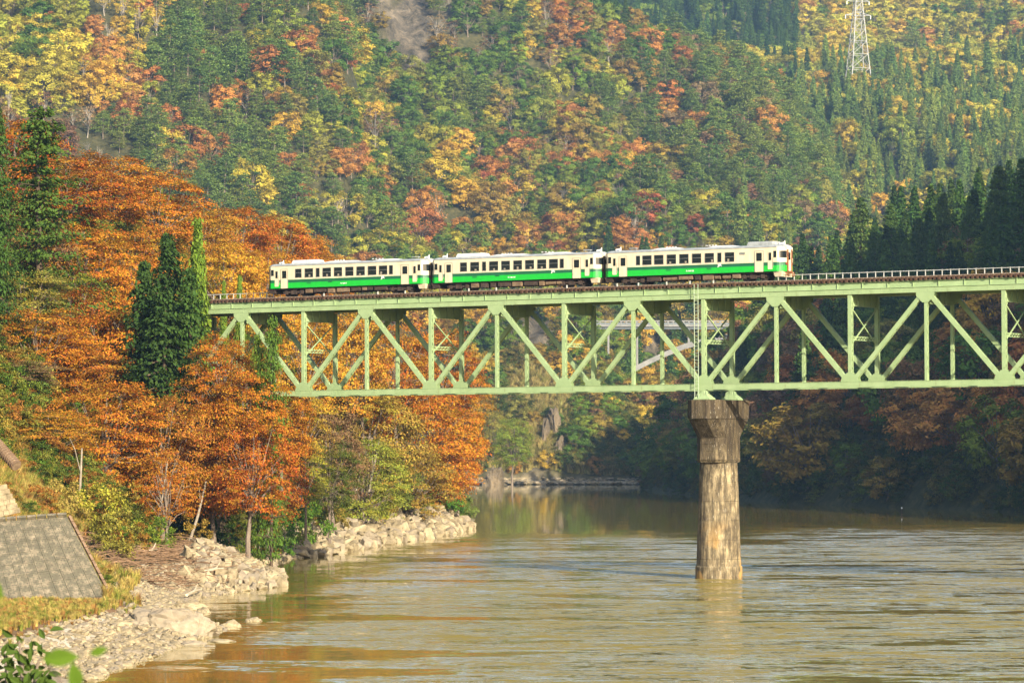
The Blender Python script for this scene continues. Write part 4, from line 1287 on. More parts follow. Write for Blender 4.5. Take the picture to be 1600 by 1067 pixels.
CT = [
 ('pine', 62, 166, 395, 165, T_CE[1], 'tall dark fir with ragged tiers rising above the orange trees', 'fir_tree', 26),
 ('cedar', -8, 150, 380, 90, T_CE[0], 'dark fir cut by the picture edge', 'fir_tree', 24),
 ('cedar', 262, 360, 392, 135, T_CE[2], 'tallest cedar of the dark clump beside the pointed cypress', 'cedar_tree', None),
 ('cypress', 309, 344, 393, 64, T_GR[0], 'slender pointed bright green cypress beside the bridge end', 'cypress_tree', None),
 ('cedar', 225, 405, 390, 125, T_CE[2], 'dark cedar on the outer side of the clump near the orange forked tree', 'cedar_tree', None),
 ('cedar', 296, 412, 389, 120, T_CE[0], 'dark cedar under the pointed cypress at the bridge end', 'cedar_tree', None),
 ('cedar', 258, 440, 386, 150, T_CE[2], 'low wide cedar at the front of the dark clump', 'cedar_tree', None),
 ('cypress', 375, 432, 470, 30, T_GR[0], 'small green conifer tip poking up beside the walkway railing', 'cypress_tree', None),
 ('cypress', 350, 440, 470, 24, T_GR[0], 'smallest green conifer tip beside the walkway railing', 'cypress_tree', None),
 ('pine', 425, 492, 378, 62, T_GR[1], 'slim dark pine standing in front of the truss at its buried end', 'pine_tree', None),
 ('pine', 404, 520, 380, 46, T_GR[0], 'green young pine next to the slim dark one before the truss', 'pine_tree', None),
]
for k, x, yt, Y, w, t, lb, nm, H in CT:
    near_tree(k, x, yt, Y, w, t, lb, nm.split('_')[0] + ' tree', nm, H=H)

for x, yt, Y, w, lb in ((1345, 306, 1010, 74, 'broad dark cedar at the inner end of the right-hand cedar crest'), (1392, 318, 985, 66, 'second broad cedar along the cedar crest above the open track'),
                        (1436, 338, 960, 62, 'lower cedar in the dip of the cedar crest'), (1474, 300, 950, 70, 'cedar with a lit top just past the dip of the cedar crest'),
                        (1516, 318, 930, 66, 'cedar between the lit topped one and the two tallest'), (1562, 256, 900, 84, 'tallest broad cedar near the picture edge'), (1597, 246, 890, 90, 'tall cedar cut by the picture edge above the railing'),
                        (1366, 350, 970, 60, 'front row cedar below the inner end of the cedar crest'), (1415, 372, 930, 60, 'front row cedar just over the handrail past the cab end'), (1490, 372, 900, 64, 'front row cedar just over the handrail before the picture edge'), (1545, 352, 870, 70, 'front row cedar under the tallest broad one')):
    near_tree('cedar', x, yt, Y, w, jit((0.075, 0.125, 0.025), .15), lb, 'cedar tree', 'cedar_tree', group='large cedars above the open track')

# ------------------------------------------------------------------ trees further off, scattered over the slopes
fine_az = (azs > -9.6) & (azs < 9.6)
def horizon_table(extra):
    d_ = GY[:, fine_az]; zz = GZ[:, fine_az]
    e = (zz + extra * (d_ > 1300) - CAMZ) / np.maximum(d_, 1)
    e[d_ < 40] = -1
    return np.maximum.accumulate(e, axis=0)

HT = horizon_table(7.0); AZF = azs[fine_az]
HT0 = horizon_table(0.0)
def visible(X, Y, ztop, back=8.0, tab=HT):
    ai = np.clip(np.round(np.interp(np.degrees(np.arctan2(X, Y)), AZF, np.arange(len(AZF)))).astype(int), 0, len(AZF) - 1)
    di = np.clip(np.searchsorted(dist, Y - back) - 1, 0, len(dist) - 1)
    return (ztop - CAMZ) / Y > tab[di, ai]
def scatter(n, d0, d1, u0, u1, seed, power=1.0):
    rg = np.random.default_rng(seed)
    Yv = d0 + (d1 - d0) * rg.random(n) ** power
    uu = u0 + (u1 - u0) * rg.random(n)
    return (uu - CX) / FPX * Yv, Yv
def thin(X, Y, r):
    """drop points closer than r to one already kept"""
    cell = {}; keep = np.zeros(len(X), bool)
    for i, (x, y) in enumerate(zip(X, Y)):
        cx, cy_ = int(x // r), int(y // r); ok = True
        for a in (-1, 0, 1):
            for b in (-1, 0, 1):
                for (qx, qy) in cell.get((cx + a, cy_ + b), ()):
                    if (qx - x) ** 2 + (qy - y) ** 2 < r * r: ok = False; break
                if not ok: break
            if not ok: break
        if ok: keep[i] = True; cell.setdefault((cx, cy_), []).append((x, y))
    return keep
def pick(opts, r):
    t = sum(w for _, _, w in opts); r *= t
    for k, c, w in opts:
        r -= w
        if r <= 0: return k, c
    return opts[-1][:2]
T_YGF = [(0.46, 0.41, 0.055), (0.40, 0.37, 0.05), (0.52, 0.42, 0.055), (0.32, 0.33, 0.045)]
def species(px, py, Y, X):
    """what grows where, following the photograph"""
    n = float(fbm(X, Y, 30, 21, 3)); q = float(fbm(X, Y, 24, 33, 2)); r = rnd.random()
    if Y < 1292 and X > 0:                                   # right bank
        z = float(terrain(X, Y))
        if z > 36 + 18 * (n - .5) and px > 1180: return pick([('cedar', T_CE, 8), ('broad', T_GR, 1), ('broad', T_BR, .4)], r)
        if z < 9: return pick([('broad', T_GR, 5), ('broad', T_BR, 2), ('broad', T_OL, 2)], r)
        if q > .55 and px > 1220: return pick([('broad', T_ORF, 5), ('broad', T_YEF, 1.6), ('broad', T_BR, 2)], r)
        return pick([('broad', T_GR, 6), ('broad', T_OL, 3), ('broad', T_BR, 2), ('cedar', T_CE, 2), ('broad', T_ORF, .6)], r)
    if py > 430:                                             # bluff and ravine
        if 900 < px < 1120 and py < 640: return pick([('broad', T_GR, 5), ('cedar', T_CE, 2), ('broad', T_YEF, 1.5), ('broad', T_OL, 2)], r)
        if n > .55: return pick([('broad', T_YEF, 4), ('broad', T_ORF, 2), ('broad', T_YG, 2)], r)
        return pick([('broad', T_GR, 4), ('broad', T_OL, 3), ('broad', T_YEF, 1.6), ('broad', T_ORF, 1.5), ('broad', T_BR, 1)], r)
    left = px < 560 + (q - .5) * 160 - max(0, (py - 200)) * .1
    if left:
        if px + (q - .5) * 80 < 130 - (py - 60) * .1 and py < 190: return pick([('broad', T_YGF, 8), ('broad', T_GR, 3), ('broad', T_YEF, 1), ('broad', T_ORF, .5)], r)
        if px + (q - .5) * 90 < 225 and py < 190: return pick([('broad', T_YEF, 5), ('open', T_YEF, 3), ('bare', T_BR, 3), ('broad', T_YG, 2), ('broad', T_ORF, 1.5)], r)
        if px + (q - .5) * 90 < 190 and py < 300: return pick([('bare', T_BR, 4), ('open', T_BR, 4), ('broad', T_BR, 2), ('pine', T_PI, 1)], r)
        if px < 430 + (n - .5) * 160: return pick([('pine', T_PI, 14), ('broad', T_ORF, .8), ('broad', T_YG, 1), ('open', T_BR, .5)], r)
        return pick([('pine', T_PI, 6), ('broad', T_YG, 2.5), ('broad', T_ORF, 2), ('broad', T_YEF, 1.2), ('broad', T_OL, 2), ('bare', T_BR, .5), ('broad', T_GR, 1)], r)
    if Y > 2250 or py < np.interp(px, C_X, C_Y) - 8:         # the mountain behind
        if px < 1250 and py < 110: return pick([('cedar', T_CE, 8), ('broad', T_GR, 1)], r)
        if py > 130 + (n - .5) * 160 - (px - 1300) * .08 and px > 1180: return pick([('cedar', T_PI, 8), ('broad', T_YGF, 2.6), ('broad', T_YEF, .5), ('bare', T_BR, .3)], r)
        return pick([('broad', T_YGF, 11), ('broad', T_YEF, 2.2), ('broad', T_ORF, .35), ('broad', T_GR, 1.5), ('pine', T_PI, 1), ('bare', T_BR, .3)], r)
    if px > 1030 + (n - .5) * 120 and py < 330: return pick([('pine', T_PI, 9), ('broad', T_OL, 2), ('broad', T_BR, .8), ('broad', T_ORF, .5)], r)
    if px > 1150 and py < 420: return pick([('cedar', T_PI, 4), ('broad', T_GR, 3), ('broad', T_YG, 2), ('broad', T_ORF, 1), ('broad', T_BR, 1)], r)
    if py < 100 and px < 780: return pick([('pine', T_PI, 4), ('open', T_BR, 3), ('broad', T_OL, 2), ('broad', T_GR, 2)], r)
    if n > .55: return pick([('broad', T_ORF, 4), ('broad', T_YEF, 2.2), ('broad', T_RDF, .3), ('broad', T_OL, 3.5), ('open', T_BR, 2), ('broad', T_GR, 3), ('broad', T_YG, 2)], r)
    if n < .47: return pick([('broad', T_GR, 6), ('pine', T_PI, 3), ('broad', T_OL, 2), ('broad', T_YG, 1.5), ('bare', T_BR, .6)], r)
    return pick([('broad', T_ORF, 2), ('broad', T_YEF, 1.4), ('broad', T_GR, 5), ('broad', T_OL, 3.2), ('pine', T_PI, 1.6), ('broad', T_YG, 2), ('bare', T_BR, .7), ('open', T_BR, 1), ('broad', T_RDF, .6)], r)

pts = []
def add_region(n, d0, d1, u0, u1, seed, sep, smin, smax, minz=1.2, power=1.0):
    X, Yv = scatter(n, d0, d1, u0, u1, seed, power)
    k = thin(X, Yv, sep); X, Yv = X[k], Yv[k]
    Z = terrain(X, Yv)
    px, py = to_px(X, Yv, Z)
    cr = cragmask(px, py, Yv)
    rg = np.random.default_rng(seed + 1)
    sc = smin * .8 + (smax * 1.2 - smin * .8) * rg.random(len(X)) ** 1.4
    ok = (Z > minz) & (cr < 0.30 + 0.55 * rg.random(len(X))) & visible(X, Yv, Z + 15 * sc, tab=HT) & (py < 800) & (py - 15 * sc / Yv * FPX > -60 - 0 * py)
    ok &= (py > -40)
    for x, y, z, s, a, b in zip(X[ok], Yv[ok], Z[ok], sc[ok], px[ok], py[ok]): pts.append((x, y, z, s, a, b))
add_region(4200, 640, 1260, 960, 1760, 31, 6.8, .85, 1.3)                  # right bank
n_right = len(pts)
add_region(1500, 1298, 1420, 700, 1180, 32, 5.5, .42, .9, minz=2.5)            # bluff and far shore
add_region(52000, 1400, 2350, -60, 1660, 33, 6.4, .85, 1.3)               # the great slopes
add_region(18000, 2200, 3300, 780, 1660, 34, 8.2, 1.0, 1.45)
print('SCATTER', len(pts), n_right)
KW = {'broad': 'tree', 'open': 'tree', 'pine': 'pine', 'cedar': 'cedar', 'bare': 'tree'}
NAMES = {'broad': 'broadleaf_tree', 'open': 'broadleaf_tree', 'pine': 'pine_tree', 'cedar': 'cedar_tree', 'bare': 'bare_tree'}
CW = [(T_ORF, 'orange'), (T_YEF, 'golden yellow'), (T_RDF, 'red'), (T_OR, 'orange'), (T_YE, 'golden yellow'), (T_YG, 'yellow green'), (T_YGF, 'yellow green'), (T_GR, 'green'), (T_RD, 'red'), (T_BR, 'brownish'), (T_PI, 'grey green'), (T_CE, 'dark green'), (T_OL, 'olive')]
def colour_word(lst):
    for l_, w in CW:
        if l_ is lst: return w
trees = []
for (x, y, z, s, a, b) in pts:
    kind, lst = species(a, b, y, x)
    trees.append(dict(x=x, y=y, z=z, s=s, px=a, py=b, kind=kind, lst=lst, tint=jit(rnd.choice(lst), .16), size=s / y * (1.25 if kind == 'cedar' else 1.0)))
# the 300 that show largest of each kind stand as trees of their own
byname = {}
for t in trees: byname.setdefault(NAMES[t['kind']], []).append(t)
occ = {}
for nm, lst in byname.items():
    # crowns that stick out most over what is in front of them
    Xa = np.array([t['x'] for t in lst]); Ya = np.array([t['y'] for t in lst]); Za = np.array([t['z'] for t in lst]); Sa = np.array([t['s'] for t in lst])
    v = visible(Xa, Ya, Za + 8 * Sa) & (np.array([t['py'] for t in lst]) > 15) & (np.array([t['px'] for t in lst]) > 5) & (np.array([t['px'] for t in lst]) < 1595)
    for t, f in zip(lst, v):
        hid = (t['px'] < 500 and t['py'] > np.interp(t['px'], [0, 100, 250, 400, 500], [185, 235, 280, 330, 380])) or (t['px'] < 760 and t['py'] > 560)
        t['rank'] = t['size'] * (1 if f else .3) * (.1 if hid else 1)
    lst.sort(key=lambda t: -t['rank'])
    lim = {'broadleaf_tree': 296, 'pine_tree': 290, 'cedar_tree': 240, 'bare_tree': 200}[nm]
    for i, t in enumerate(lst): t['own'] = i < lim and t['rank'] > 0 and not (t['px'] < 500 and t['py'] > 400)
def zone(t):
    px, py = t['px'], t['py']
    if t['y'] < 1292 and t['x'] > 0:
        v = 'atop the shaded bank' if t['z'] > 64 else 'high on the shaded bank' if t['z'] > 50 else ('midway up the shaded bank' if t['z'] > 22 else 'low on the shaded bank')
        h = 'behind the river pier' if px < 1180 else ('past the pier' if px < 1330 else ('under the open track' if px < 1470 else 'near the picture edge'))
        return h + ' ' + v
    if py > 430: return ('on the bluff seen through the truss' if py < 600 else 'below the bluff near the far shore') + (' beside the bare cliff' if px < 900 else (' by the arch bridge' if px < 1020 else ' at the ravine mouth'))
    h = ('above the tall fir' if px < 200 else 'over the orange crest' if px < 400 else 'above the rear railcar' if px < 560 else 'above the first coupling' if px < 700 else 'above the middle railcar' if px < 850 else
         'above the second coupling' if px < 990 else 'above the leading railcar' if px < 1130 else 'above the cab end' if px < 1270 else 'under the pylon' if px < 1400 else 'beyond the pylon')
    v = 'just' if py > 340 else 'a little way up' if py > 260 else 'midway up' if py > 180 else 'high on the slope' if py > 90 else 'at the view top'
    return v + ' ' + h
ORD = ['first', 'second', 'third', 'fourth', 'fifth', 'sixth', 'seventh', 'eighth', 'ninth', 'tenth', 'eleventh', 'twelfth', 'thirteenth', 'fourteenth', 'fifteenth', 'sixteenth', 'seventeenth', 'eighteenth', 'nineteenth', 'twentieth']
ORD += ['twenty-' + w for w in ORD[:9]] + ['thirtieth'] + ['thirty-' + w for w in ORD[:9]] + ['fortieth'] + ['forty-' + w for w in ORD[:9]] + ['fiftieth']
own = [t for t in trees if t['own']]
cells = {}
for t in own:
    w = 'bare' if t['kind'] == 'bare' else colour_word(t['lst'])
    sz = ''
    k = (w, NAMES[t['kind']].replace('_tree', ''), zone(t)); cells.setdefault(k, []).append(t)
for (w, kn, z_), lst in cells.items():
    lst.sort(key=lambda t: t['px'])
    kw = {'broadleaf': 'leafy tree', 'pine': 'pine', 'cedar': 'cedar', 'bare': 'leafless tree'}[kn]
    w2 = 'pale' if w == 'bare' else w
    if len(lst) == 1: lst[0]['label'] = f'only {w2} {kw} {z_}'
    else:
        for i, t in enumerate(lst):
            o_ = ORD[min(i, len(ORD) - 1)]
            t['label'] = f'{o_} {w2} {kw} {z_}'
def far_obj(t):
    vs = FAR[t['kind']]
    o = bpy.data.objects.new(NAMES[t['kind']], vs[rnd.randrange(len(vs))])
    COL.objects.link(o)
    s = t['s'] * rnd.uniform(.9, 1.1)
    o.location = (t['x'], t['y'], t['z'] - 0.8)
    o.rotation_euler = (0, 0, rnd.uniform(0, 6.28)); o.scale = (s * rnd.uniform(.9, 1.15), s * rnd.uniform(.9, 1.15), s)
    set_tint(o, t['tint'])
    tag(o, t['label'], {'bare_tree': 'bare tree', 'pine_tree': 'pine tree', 'cedar_tree': 'cedar tree', 'broadleaf_tree': 'tree'}[NAMES[t['kind']]], {'bare_tree': 'leafless trees on the slopes', 'pine_tree': 'pines on the slopes', 'cedar_tree': 'cedars on the slopes', 'broadleaf_tree': 'autumn trees on the slopes'}[NAMES[t['kind']]])
for t in own: far_obj(t)

def instanced(name, meshes, P, Sx, rot, tint, pick_i):
    """stuff: meshes spread over points with geometry nodes"""
    me = bpy.data.meshes.new(name)
    me.from_pydata([tuple(p) for p in P], [], [])
    n = len(P)
    def put(nm, ty, arr, key):
        a_ = me.attributes.new(nm, ty, 'POINT'); a_.data.foreach_set(key, np.asarray(arr, np.float32 if ty != 'INT' else np.int32).ravel())
    put('sc', 'FLOAT_VECTOR', Sx, 'vector'); put('rot', 'FLOAT_VECTOR', rot, 'vector'); put('pick', 'INT', pick_i, 'value')
    col = np.concatenate([np.asarray(tint, float), np.ones((n, 1))], 1)
    put('tint', 'FLOAT_COLOR', col, 'color')
    o = bpy.data.objects.new(name, me); COL.objects.link(o)
    ng = bpy.data.node_groups.new(name, 'GeometryNodeTree')
    ng.interface.new_socket('Geometry', in_out='INPUT', socket_type='NodeSocketGeometry')
    ng.interface.new_socket('Geometry', in_out='OUTPUT', socket_type='NodeSocketGeometry')
    nn, ll = ng.nodes, ng.links
    gi, go = nn.new('NodeGroupInput'), nn.new('NodeGroupOutput')
    gti = nn.new('GeometryNodeGeometryToInstance')
    for q in reversed(meshes):
        so_ = bpy.data.objects.new(name + '_source', q)
        oi = nn.new('GeometryNodeObjectInfo'); oi.inputs['Object'].default_value = so_; oi.inputs['As Instance'].default_value = False
        g2 = nn.new('GeometryNodeGeometryToInstance'); ll.new(oi.outputs['Geometry'], g2.inputs[0]); ll.new(g2.outputs[0], gti.inputs[0]) if len(meshes) == 1 else None
        meshes_nodes.setdefault(name, []).append(g2)
    jn = nn.new('GeometryNodeJoinGeometry')
    for g2 in meshes_nodes[name]: ll.new(g2.outputs[0], jn.inputs[0])
    iop = nn.new('GeometryNodeInstanceOnPoints')
    def attr(nm, ty):
        a_ = nn.new('GeometryNodeInputNamedAttribute'); a_.data_type = ty; a_.inputs['Name'].default_value = nm; return a_.outputs['Attribute']
    ll.new(gi.outputs[0], iop.inputs['Points']); ll.new(jn.outputs[0], iop.inputs['Instance'])
    iop.inputs['Pick Instance'].default_value = True
    ll.new(attr('pick', 'INT'), iop.inputs['Instance Index'])
    er = nn.new('FunctionNodeEulerToRotation'); ll.new(attr('rot', 'FLOAT_VECTOR'), er.inputs[0]); ll.new(er.outputs[0], iop.inputs['Rotation'])
    ll.new(attr('sc', 'FLOAT_VECTOR'), iop.inputs['Scale']); ll.new(iop.outputs[0], go.inputs[0])
    md = o.modifiers.new('spread', 'NODES'); md.node_group = ng
    return tag(o, kind='stuff')
meshes_nodes = {}
allm, first = [], {}
for k, v in FAR.items():
    first[k] = (len(allm), len(v)); allm += v
rest = [t for t in trees if not t['own']]
if rest:
    P = np.array([(t['x'], t['y'], t['z'] - .8) for t in rest]); n = len(rest); rg = np.random.default_rng(3)
    s = np.array([t['s'] for t in rest])[:, None] * (0.9 + 0.2 * rg.random((n, 3)))
    rot = np.zeros((n, 3)); rot[:, 2] = rg.random(n) * 6.28
    pk = [first[t['kind']][0] + rnd.randrange(first[t['kind']][1]) for t in rest]
    tag(instanced('distant_woodland', allm, P, s, rot, [t['tint'] for t in rest], pk), 'mixed autumn woodland covering the slopes between the single trees', 'woodland')
print('OWN', len(own), 'REST', len(rest), {k: sum(1 for t in own if NAMES[t['kind']] == k) for k in byname})

# ------------------------------------------------------------------ left bank: walls, rocks, driftwood, undergrowth
M['stone'] = noisy('pale_rock', (0.11, 0.085, 0.05), (0.31, 0.25, 0.155), 0.9, bs=0.8, bd=0.15, c3=(0.47, 0.40, 0.27))
M['cliff'] = noisy('brown_crag', (0.035, 0.03, 0.02), (0.15, 0.115, 0.075), 0.35, bs=0.9, bd=0.6, c3=(0.28, 0.21, 0.13))
M['stone_d'] = noisy('grey_rock', (0.14, 0.11, 0.08), (0.36, 0.30, 0.21), 0.8, bs=0.6, bd=0.1)
def rock_mesh(seed, kind='block', m='stone'):
    rr = random.Random(seed); bm = bmesh.new()
    n = 14 if kind == 'block' else 26
    for i in range(n):
        v = Vector((rr.gauss(0, 1), rr.gauss(0, 1), rr.gauss(0, 1))).normalized()
        if kind == 'block':
            q = Vector([math.copysign(abs(c) ** 0.55, c) for c in v]) * .55
        else: q = v * .55
        q *= rr.uniform(.85, 1.08)
        bm.verts.new((q.x, q.y * rr.uniform(.7, 1), q.z * .72))
    r = bmesh.ops.convex_hull(bm, input=bm.verts)
    bmesh.ops.delete(bm, geom=[g_ for g_ in r['geom_interior'] if isinstance(g_, bmesh.types.BMVert)], context='VERTS')
    me = bpy.data.meshes.new('rock'); bm.to_mesh(me); bm.free(); me.materials.append(M[m])
    return me
ROCKB = [rock_mesh(10 + i, 'block', 'stone' if i % 4 else 'stone_d') for i in range(8)]
ROCKC = [rock_mesh(30 + i, 'cobble', 'stone' if i % 3 else 'stone_d') for i in range(6)]
rocks = []
def pile(Y0, Y1, wfun, step, smin, smax, seed, which):
    rr = random.Random(seed); Yv = Y0
    while Yv < Y1:
        w = wfun(Yv); d = -0.4
        while d < w:
            y = Yv + rr.uniform(-.8, .8); x = float(interp(y, SHORE_L)) - d + rr.uniform(-.4, .4)
            s = rr.uniform(smin, smax) * (0.8 if d < 0.6 else 1)
            z = max(0.0, float(terrain(x, y)))
            lift = 0.4 * min(1, max(0, d) / 3) * rr.random() * s
            rocks.append((x, y, z + lift + s * .18, s, which, d)); d += step * rr.uniform(.7, 1.2)
        Yv += step * rr.uniform(.65, 1.05)
pile(432, 600, lambda y: 7.5 - 4.5 * max(0, (y - 560) / 40), 1.75, 1.3, 2.5, 1, 'far')
pile(326, 338, lambda y: 4.5, 1.5, .6, 1.3, 5, 'near')
pile(338, 372, lambda y: 7.5, 1.25, .9, 1.8, 2, 'near')
pile(372, 398, lambda y: 8, 1.3, .9, 1.7, 3, 'near')
rocks.sort(key=lambda r: -r[3] / r[1])
RK = {'near': 'riprap blocks of the first spit beside the driftwood', 'far': 'riprap blocks of the long spit at the nose of the bank'}
own_r, rest_r = rocks[:285], rocks[285:]
cellr = {}
for r in own_r:
    x, y, z, s, wh, d = r
    px, py = to_px(x, y, z)
    sz = 'large' if s > (2.05 if wh == 'far' else 1.5) else 'middling' if s > (1.7 if wh == 'far' else 1.2) else 'small'
    row = 'touching the water' if d < 1.2 else 'in the second row' if d < 3 else 'in the middle rows' if d < 5 else 'along the upper edge'
    if wh == 'far': pos = 'near end' if px < 530 else 'first third' if px < 590 else 'middle' if px < 650 else 'tip'
    else: pos = 'landward end' if px < 330 else 'middle' if px < 390 else 'tip'
    cellr.setdefault((sz, row, pos, wh), []).append((px, r))
for (sz, row, pos, wh), lst in cellr.items():
    lst.sort(key=lambda t: t[0])
    for i, (px, (x, y, z, s, w_, d)) in enumerate(lst):
        o = bpy.data.objects.new('rock', rnd.choice(ROCKB)); COL.objects.link(o)
        o.location = (x, y, z); o.rotation_euler = (rnd.uniform(-.6, .6), rnd.uniform(-.6, .6), rnd.uniform(0, 6.28))
        o.scale = (s * rnd.uniform(.8, 1.25), s * rnd.uniform(.7, 1.1), s * rnd.uniform(.42, .75))
        who = ('' if len(lst) == 1 else ORD[min(i, 39)] + ' ') + sz
        tag(o, f'{who} pale block {row}, {pos} of the {"long rocky spit" if wh == "far" else "spit by the driftwood"}', 'rock', RK[wh])
if rest_r:
    P = np.array([r[:3] for r in rest_r]); n = len(P); rg = np.random.default_rng(9)
    sc_ = np.array([r[3] for r in rest_r])[:, None] * (0.75 + .5 * rg.random((n, 3)))
    tag(instanced('rubble', ROCKB, P, sc_, rg.random((n, 3)) * 6.28, np.ones((n, 3)), rg.integers(0, len(ROCKB), n)), 'smaller pale riprap stones filling in between the blocks', 'rubble')
# beach of cobbles
rg = np.random.default_rng(12)
n = 7500
Yv = 203 + rg.random(n) * 140; dl_ = -0.6 + rg.random(n) ** 1.3 * 7.4
Xv = interp(Yv, SHORE_L) - dl_; Zv = terrain(Xv, Yv)
s = 0.12 + 0.55 * rg.random(n) ** 3.0
k = (Zv > -0.25)
P = np.stack([Xv, Yv, Zv + s * .12], 1)[k]; n = len(P); s = s[k][:, None] * (0.8 + .5 * rg.random((n, 3))) * np.array([1.3, 1.1, .8])
tag(instanced('beach_gravel', ROCKC, P, s, rg.random((n, 3)) * np.array([.6, .6, 6.28]), np.ones((n, 3)), rg.integers(0, len(ROCKC), n)), 'pale cobbles and gravel along the near waterline', 'gravel')
n = 1500
Yv = 400 + rg.random(n) * 230; dl_ = -0.4 + rg.random(n) * 2.5
Xv = interp(Yv, SHORE_L) - dl_; Zv = terrain(Xv, Yv); s = 0.3 + 0.6 * rg.random(n) ** 2
tag(instanced('shore_stones', ROCKC, np.stack([Xv, Yv, Zv + .05], 1), s[:, None] * np.ones((1, 3)), rg.random((n, 3)) * 6.28, np.ones((n, 3)), rg.integers(0, len(ROCKC), n)), 'loose pale stones along the waterline of the long spit', 'gravel', kind='stuff')
# far shore stones: a pale strip with broken ledges
n = 1400
Xv = -25 + rg.random(n) * 80; Yv = 1296 + rg.random(n) * 14; Zv = terrain(Xv, Yv); s = 0.8 + 2.2 * rg.random(n) ** 2.5
tag(instanced('far_shore_stones', ROCKC, np.stack([Xv, Yv, np.minimum(Zv, 2.0)], 1), s[:, None] * np.array([[1.6, 1, .6]]), rg.random((n, 3)) * np.array([.3, .3, 6.28]), np.ones((n, 3)), rg.integers(0, len(ROCKC), n)), 'pale stones along the far shore', 'gravel')
# larger single rocks
def boulder(x, y, zz, size, label, seed, name='boulder', sub=4, m='stone'):
    X, Y = ground_at(x, y, zz)
    bm = bmesh.new(); bmesh.ops.create_icosphere(bm, subdivisions=sub, radius=1.0)
    rr = random.Random(seed)
    planes = [(Vector((rr.gauss(0, 1), rr.gauss(0, 1), rr.gauss(0, 1) + .3)).normalized(), rr.uniform(.55, .86)) for _ in range(26)]
    from mathutils import noise as mn
    for v in bm.verts:
        p = v.co.copy()
        for nn_, d in planes:
            e = p.dot(nn_) - d
            if e > 0: p -= nn_ * e * .93
        p += v.co * 0.13 * (mn.fractal(v.co * 2.2 + Vector((seed, 0, 0)), .8, 2, 5)) - v.co * 0.07 * max(0, 1 - abs(mn.noise(v.co * 1.7 + Vector((0, seed, 0)))) * 14)
        v.co = p
    me = bpy.data.meshes.new(name); bm.to_mesh(me); bm.free(); me.materials.append(M[m])
    o = link(name, me); o.location = (X, Y, zz - 0.1); o.scale = size; o.rotation_euler = (0.05, rr.uniform(-.1, .1), rr.uniform(-.3, .3))
    return tag(o, label, 'rock', 'single boulders at the near waterline')
boulder(272, 982, 0.5, (3.7, 2.8, 2.3), 'largest boulder, a long cracked pale slab at the near waterline', 3, 'slab_boulder', 5, 'stone_d')
boulder(228, 962, 1.3, (1.9, 1.6, 1.1), 'dark topped boulder at the landward end of the largest slab', 8)
boulder(300, 945, 0.8, (1.7, 1.2, .6), 'flat boulder behind the largest slab, by the inlet', 9)
boulder(361, 977, 0.05, (1.0, .8, .75), 'brownish boulder in the water just off the largest slab', 4)
boulder(397, 969, 0.05, (0.95, .7, .5), 'pale pointed boulder in the water, second one off the slab', 5)
boulder(474, 989, 0.0, (0.85, .6, .2), 'low flat rock far out alone in the river', 6)
boulder(345, 1000, 0.1, (1.3, .8, .3), 'flat ledge rock at the foot of the largest slab', 7)
boulder(255, 1012, 0.1, (.9, .6, .35), 'dark edged boulder half in the water below the slab', 17)
boulder(150, 990, 1.0, (1.1, .8, .5), 'rounded boulder on the gravel near the concrete path', 18)
for i, (x, y, z, sx2, sy2, sz2, lb) in enumerate((
    (52, 1000, 1.4, 1.6, 1.1, .35, 'flat ledge beside the blurred leaves'), (112, 1008, .8, 1.3, .9, .4, 'ledge rock midway between the blurred leaves and the slab'), (172, 1012, .4, 1.2, .8, .4, 'tilted ledge rock near the waterline before the slab'),
    (205, 1003, .5, 1.0, .7, .45, 'square rock just landward of the dark edged boulder'), (300, 1004, .1, 1.1, .6, .3, 'low rock at the water edge under the slab'), (318, 955, .5, .9, .7, .5, 'rounded rock behind the slab tip'),
    (130, 978, 1.6, .9, .7, .45, 'half buried rock next to the concrete path'), (185, 975, 1.2, 1.0, .7, .5, 'blocky rock between the path end and the slab'), (330, 1010, 0, .8, .5, .2, 'thin flat rock awash off the ledge'), (100, 1030, .3, 1.0, .6, .3, 'wet rock at the waterline in the lower corner'))):
    boulder(x, y, z, (sx2, sy2, sz2), lb, 60 + i, m='stone' if i % 2 else 'stone_d')
# rocky outcrops on the far shore
def outcrop(x, y, Y, size, label, seed, name='rock_outcrop'):
    o = boulder(x, 900, 0, size, label, seed, name, 5, 'cliff'); p = at(x, y, Y); o.location = (p.x, p.y, p.z)
    o['group'] = 'outcrops across the river'
    return o
outcrop(771, 756, 1285, (5, 5, 7.5), 'pale rock outcrop rising from the far shore', 21)
outcrop(866, 672, 1322, (2.9, 5, 13), 'tall thin rock pillar standing against the bluff', 22, 'rock_pillar')
outcrop(875, 718, 1312, (3.4, 5, 10), 'lower leaning buttress beneath the tall rock pillar', 23, 'rock_buttress')
outcrop(851, 690, 1316, (2.0, 4, 10), 'narrow rib of rock beside the tall pillar', 24, 'rock_rib')

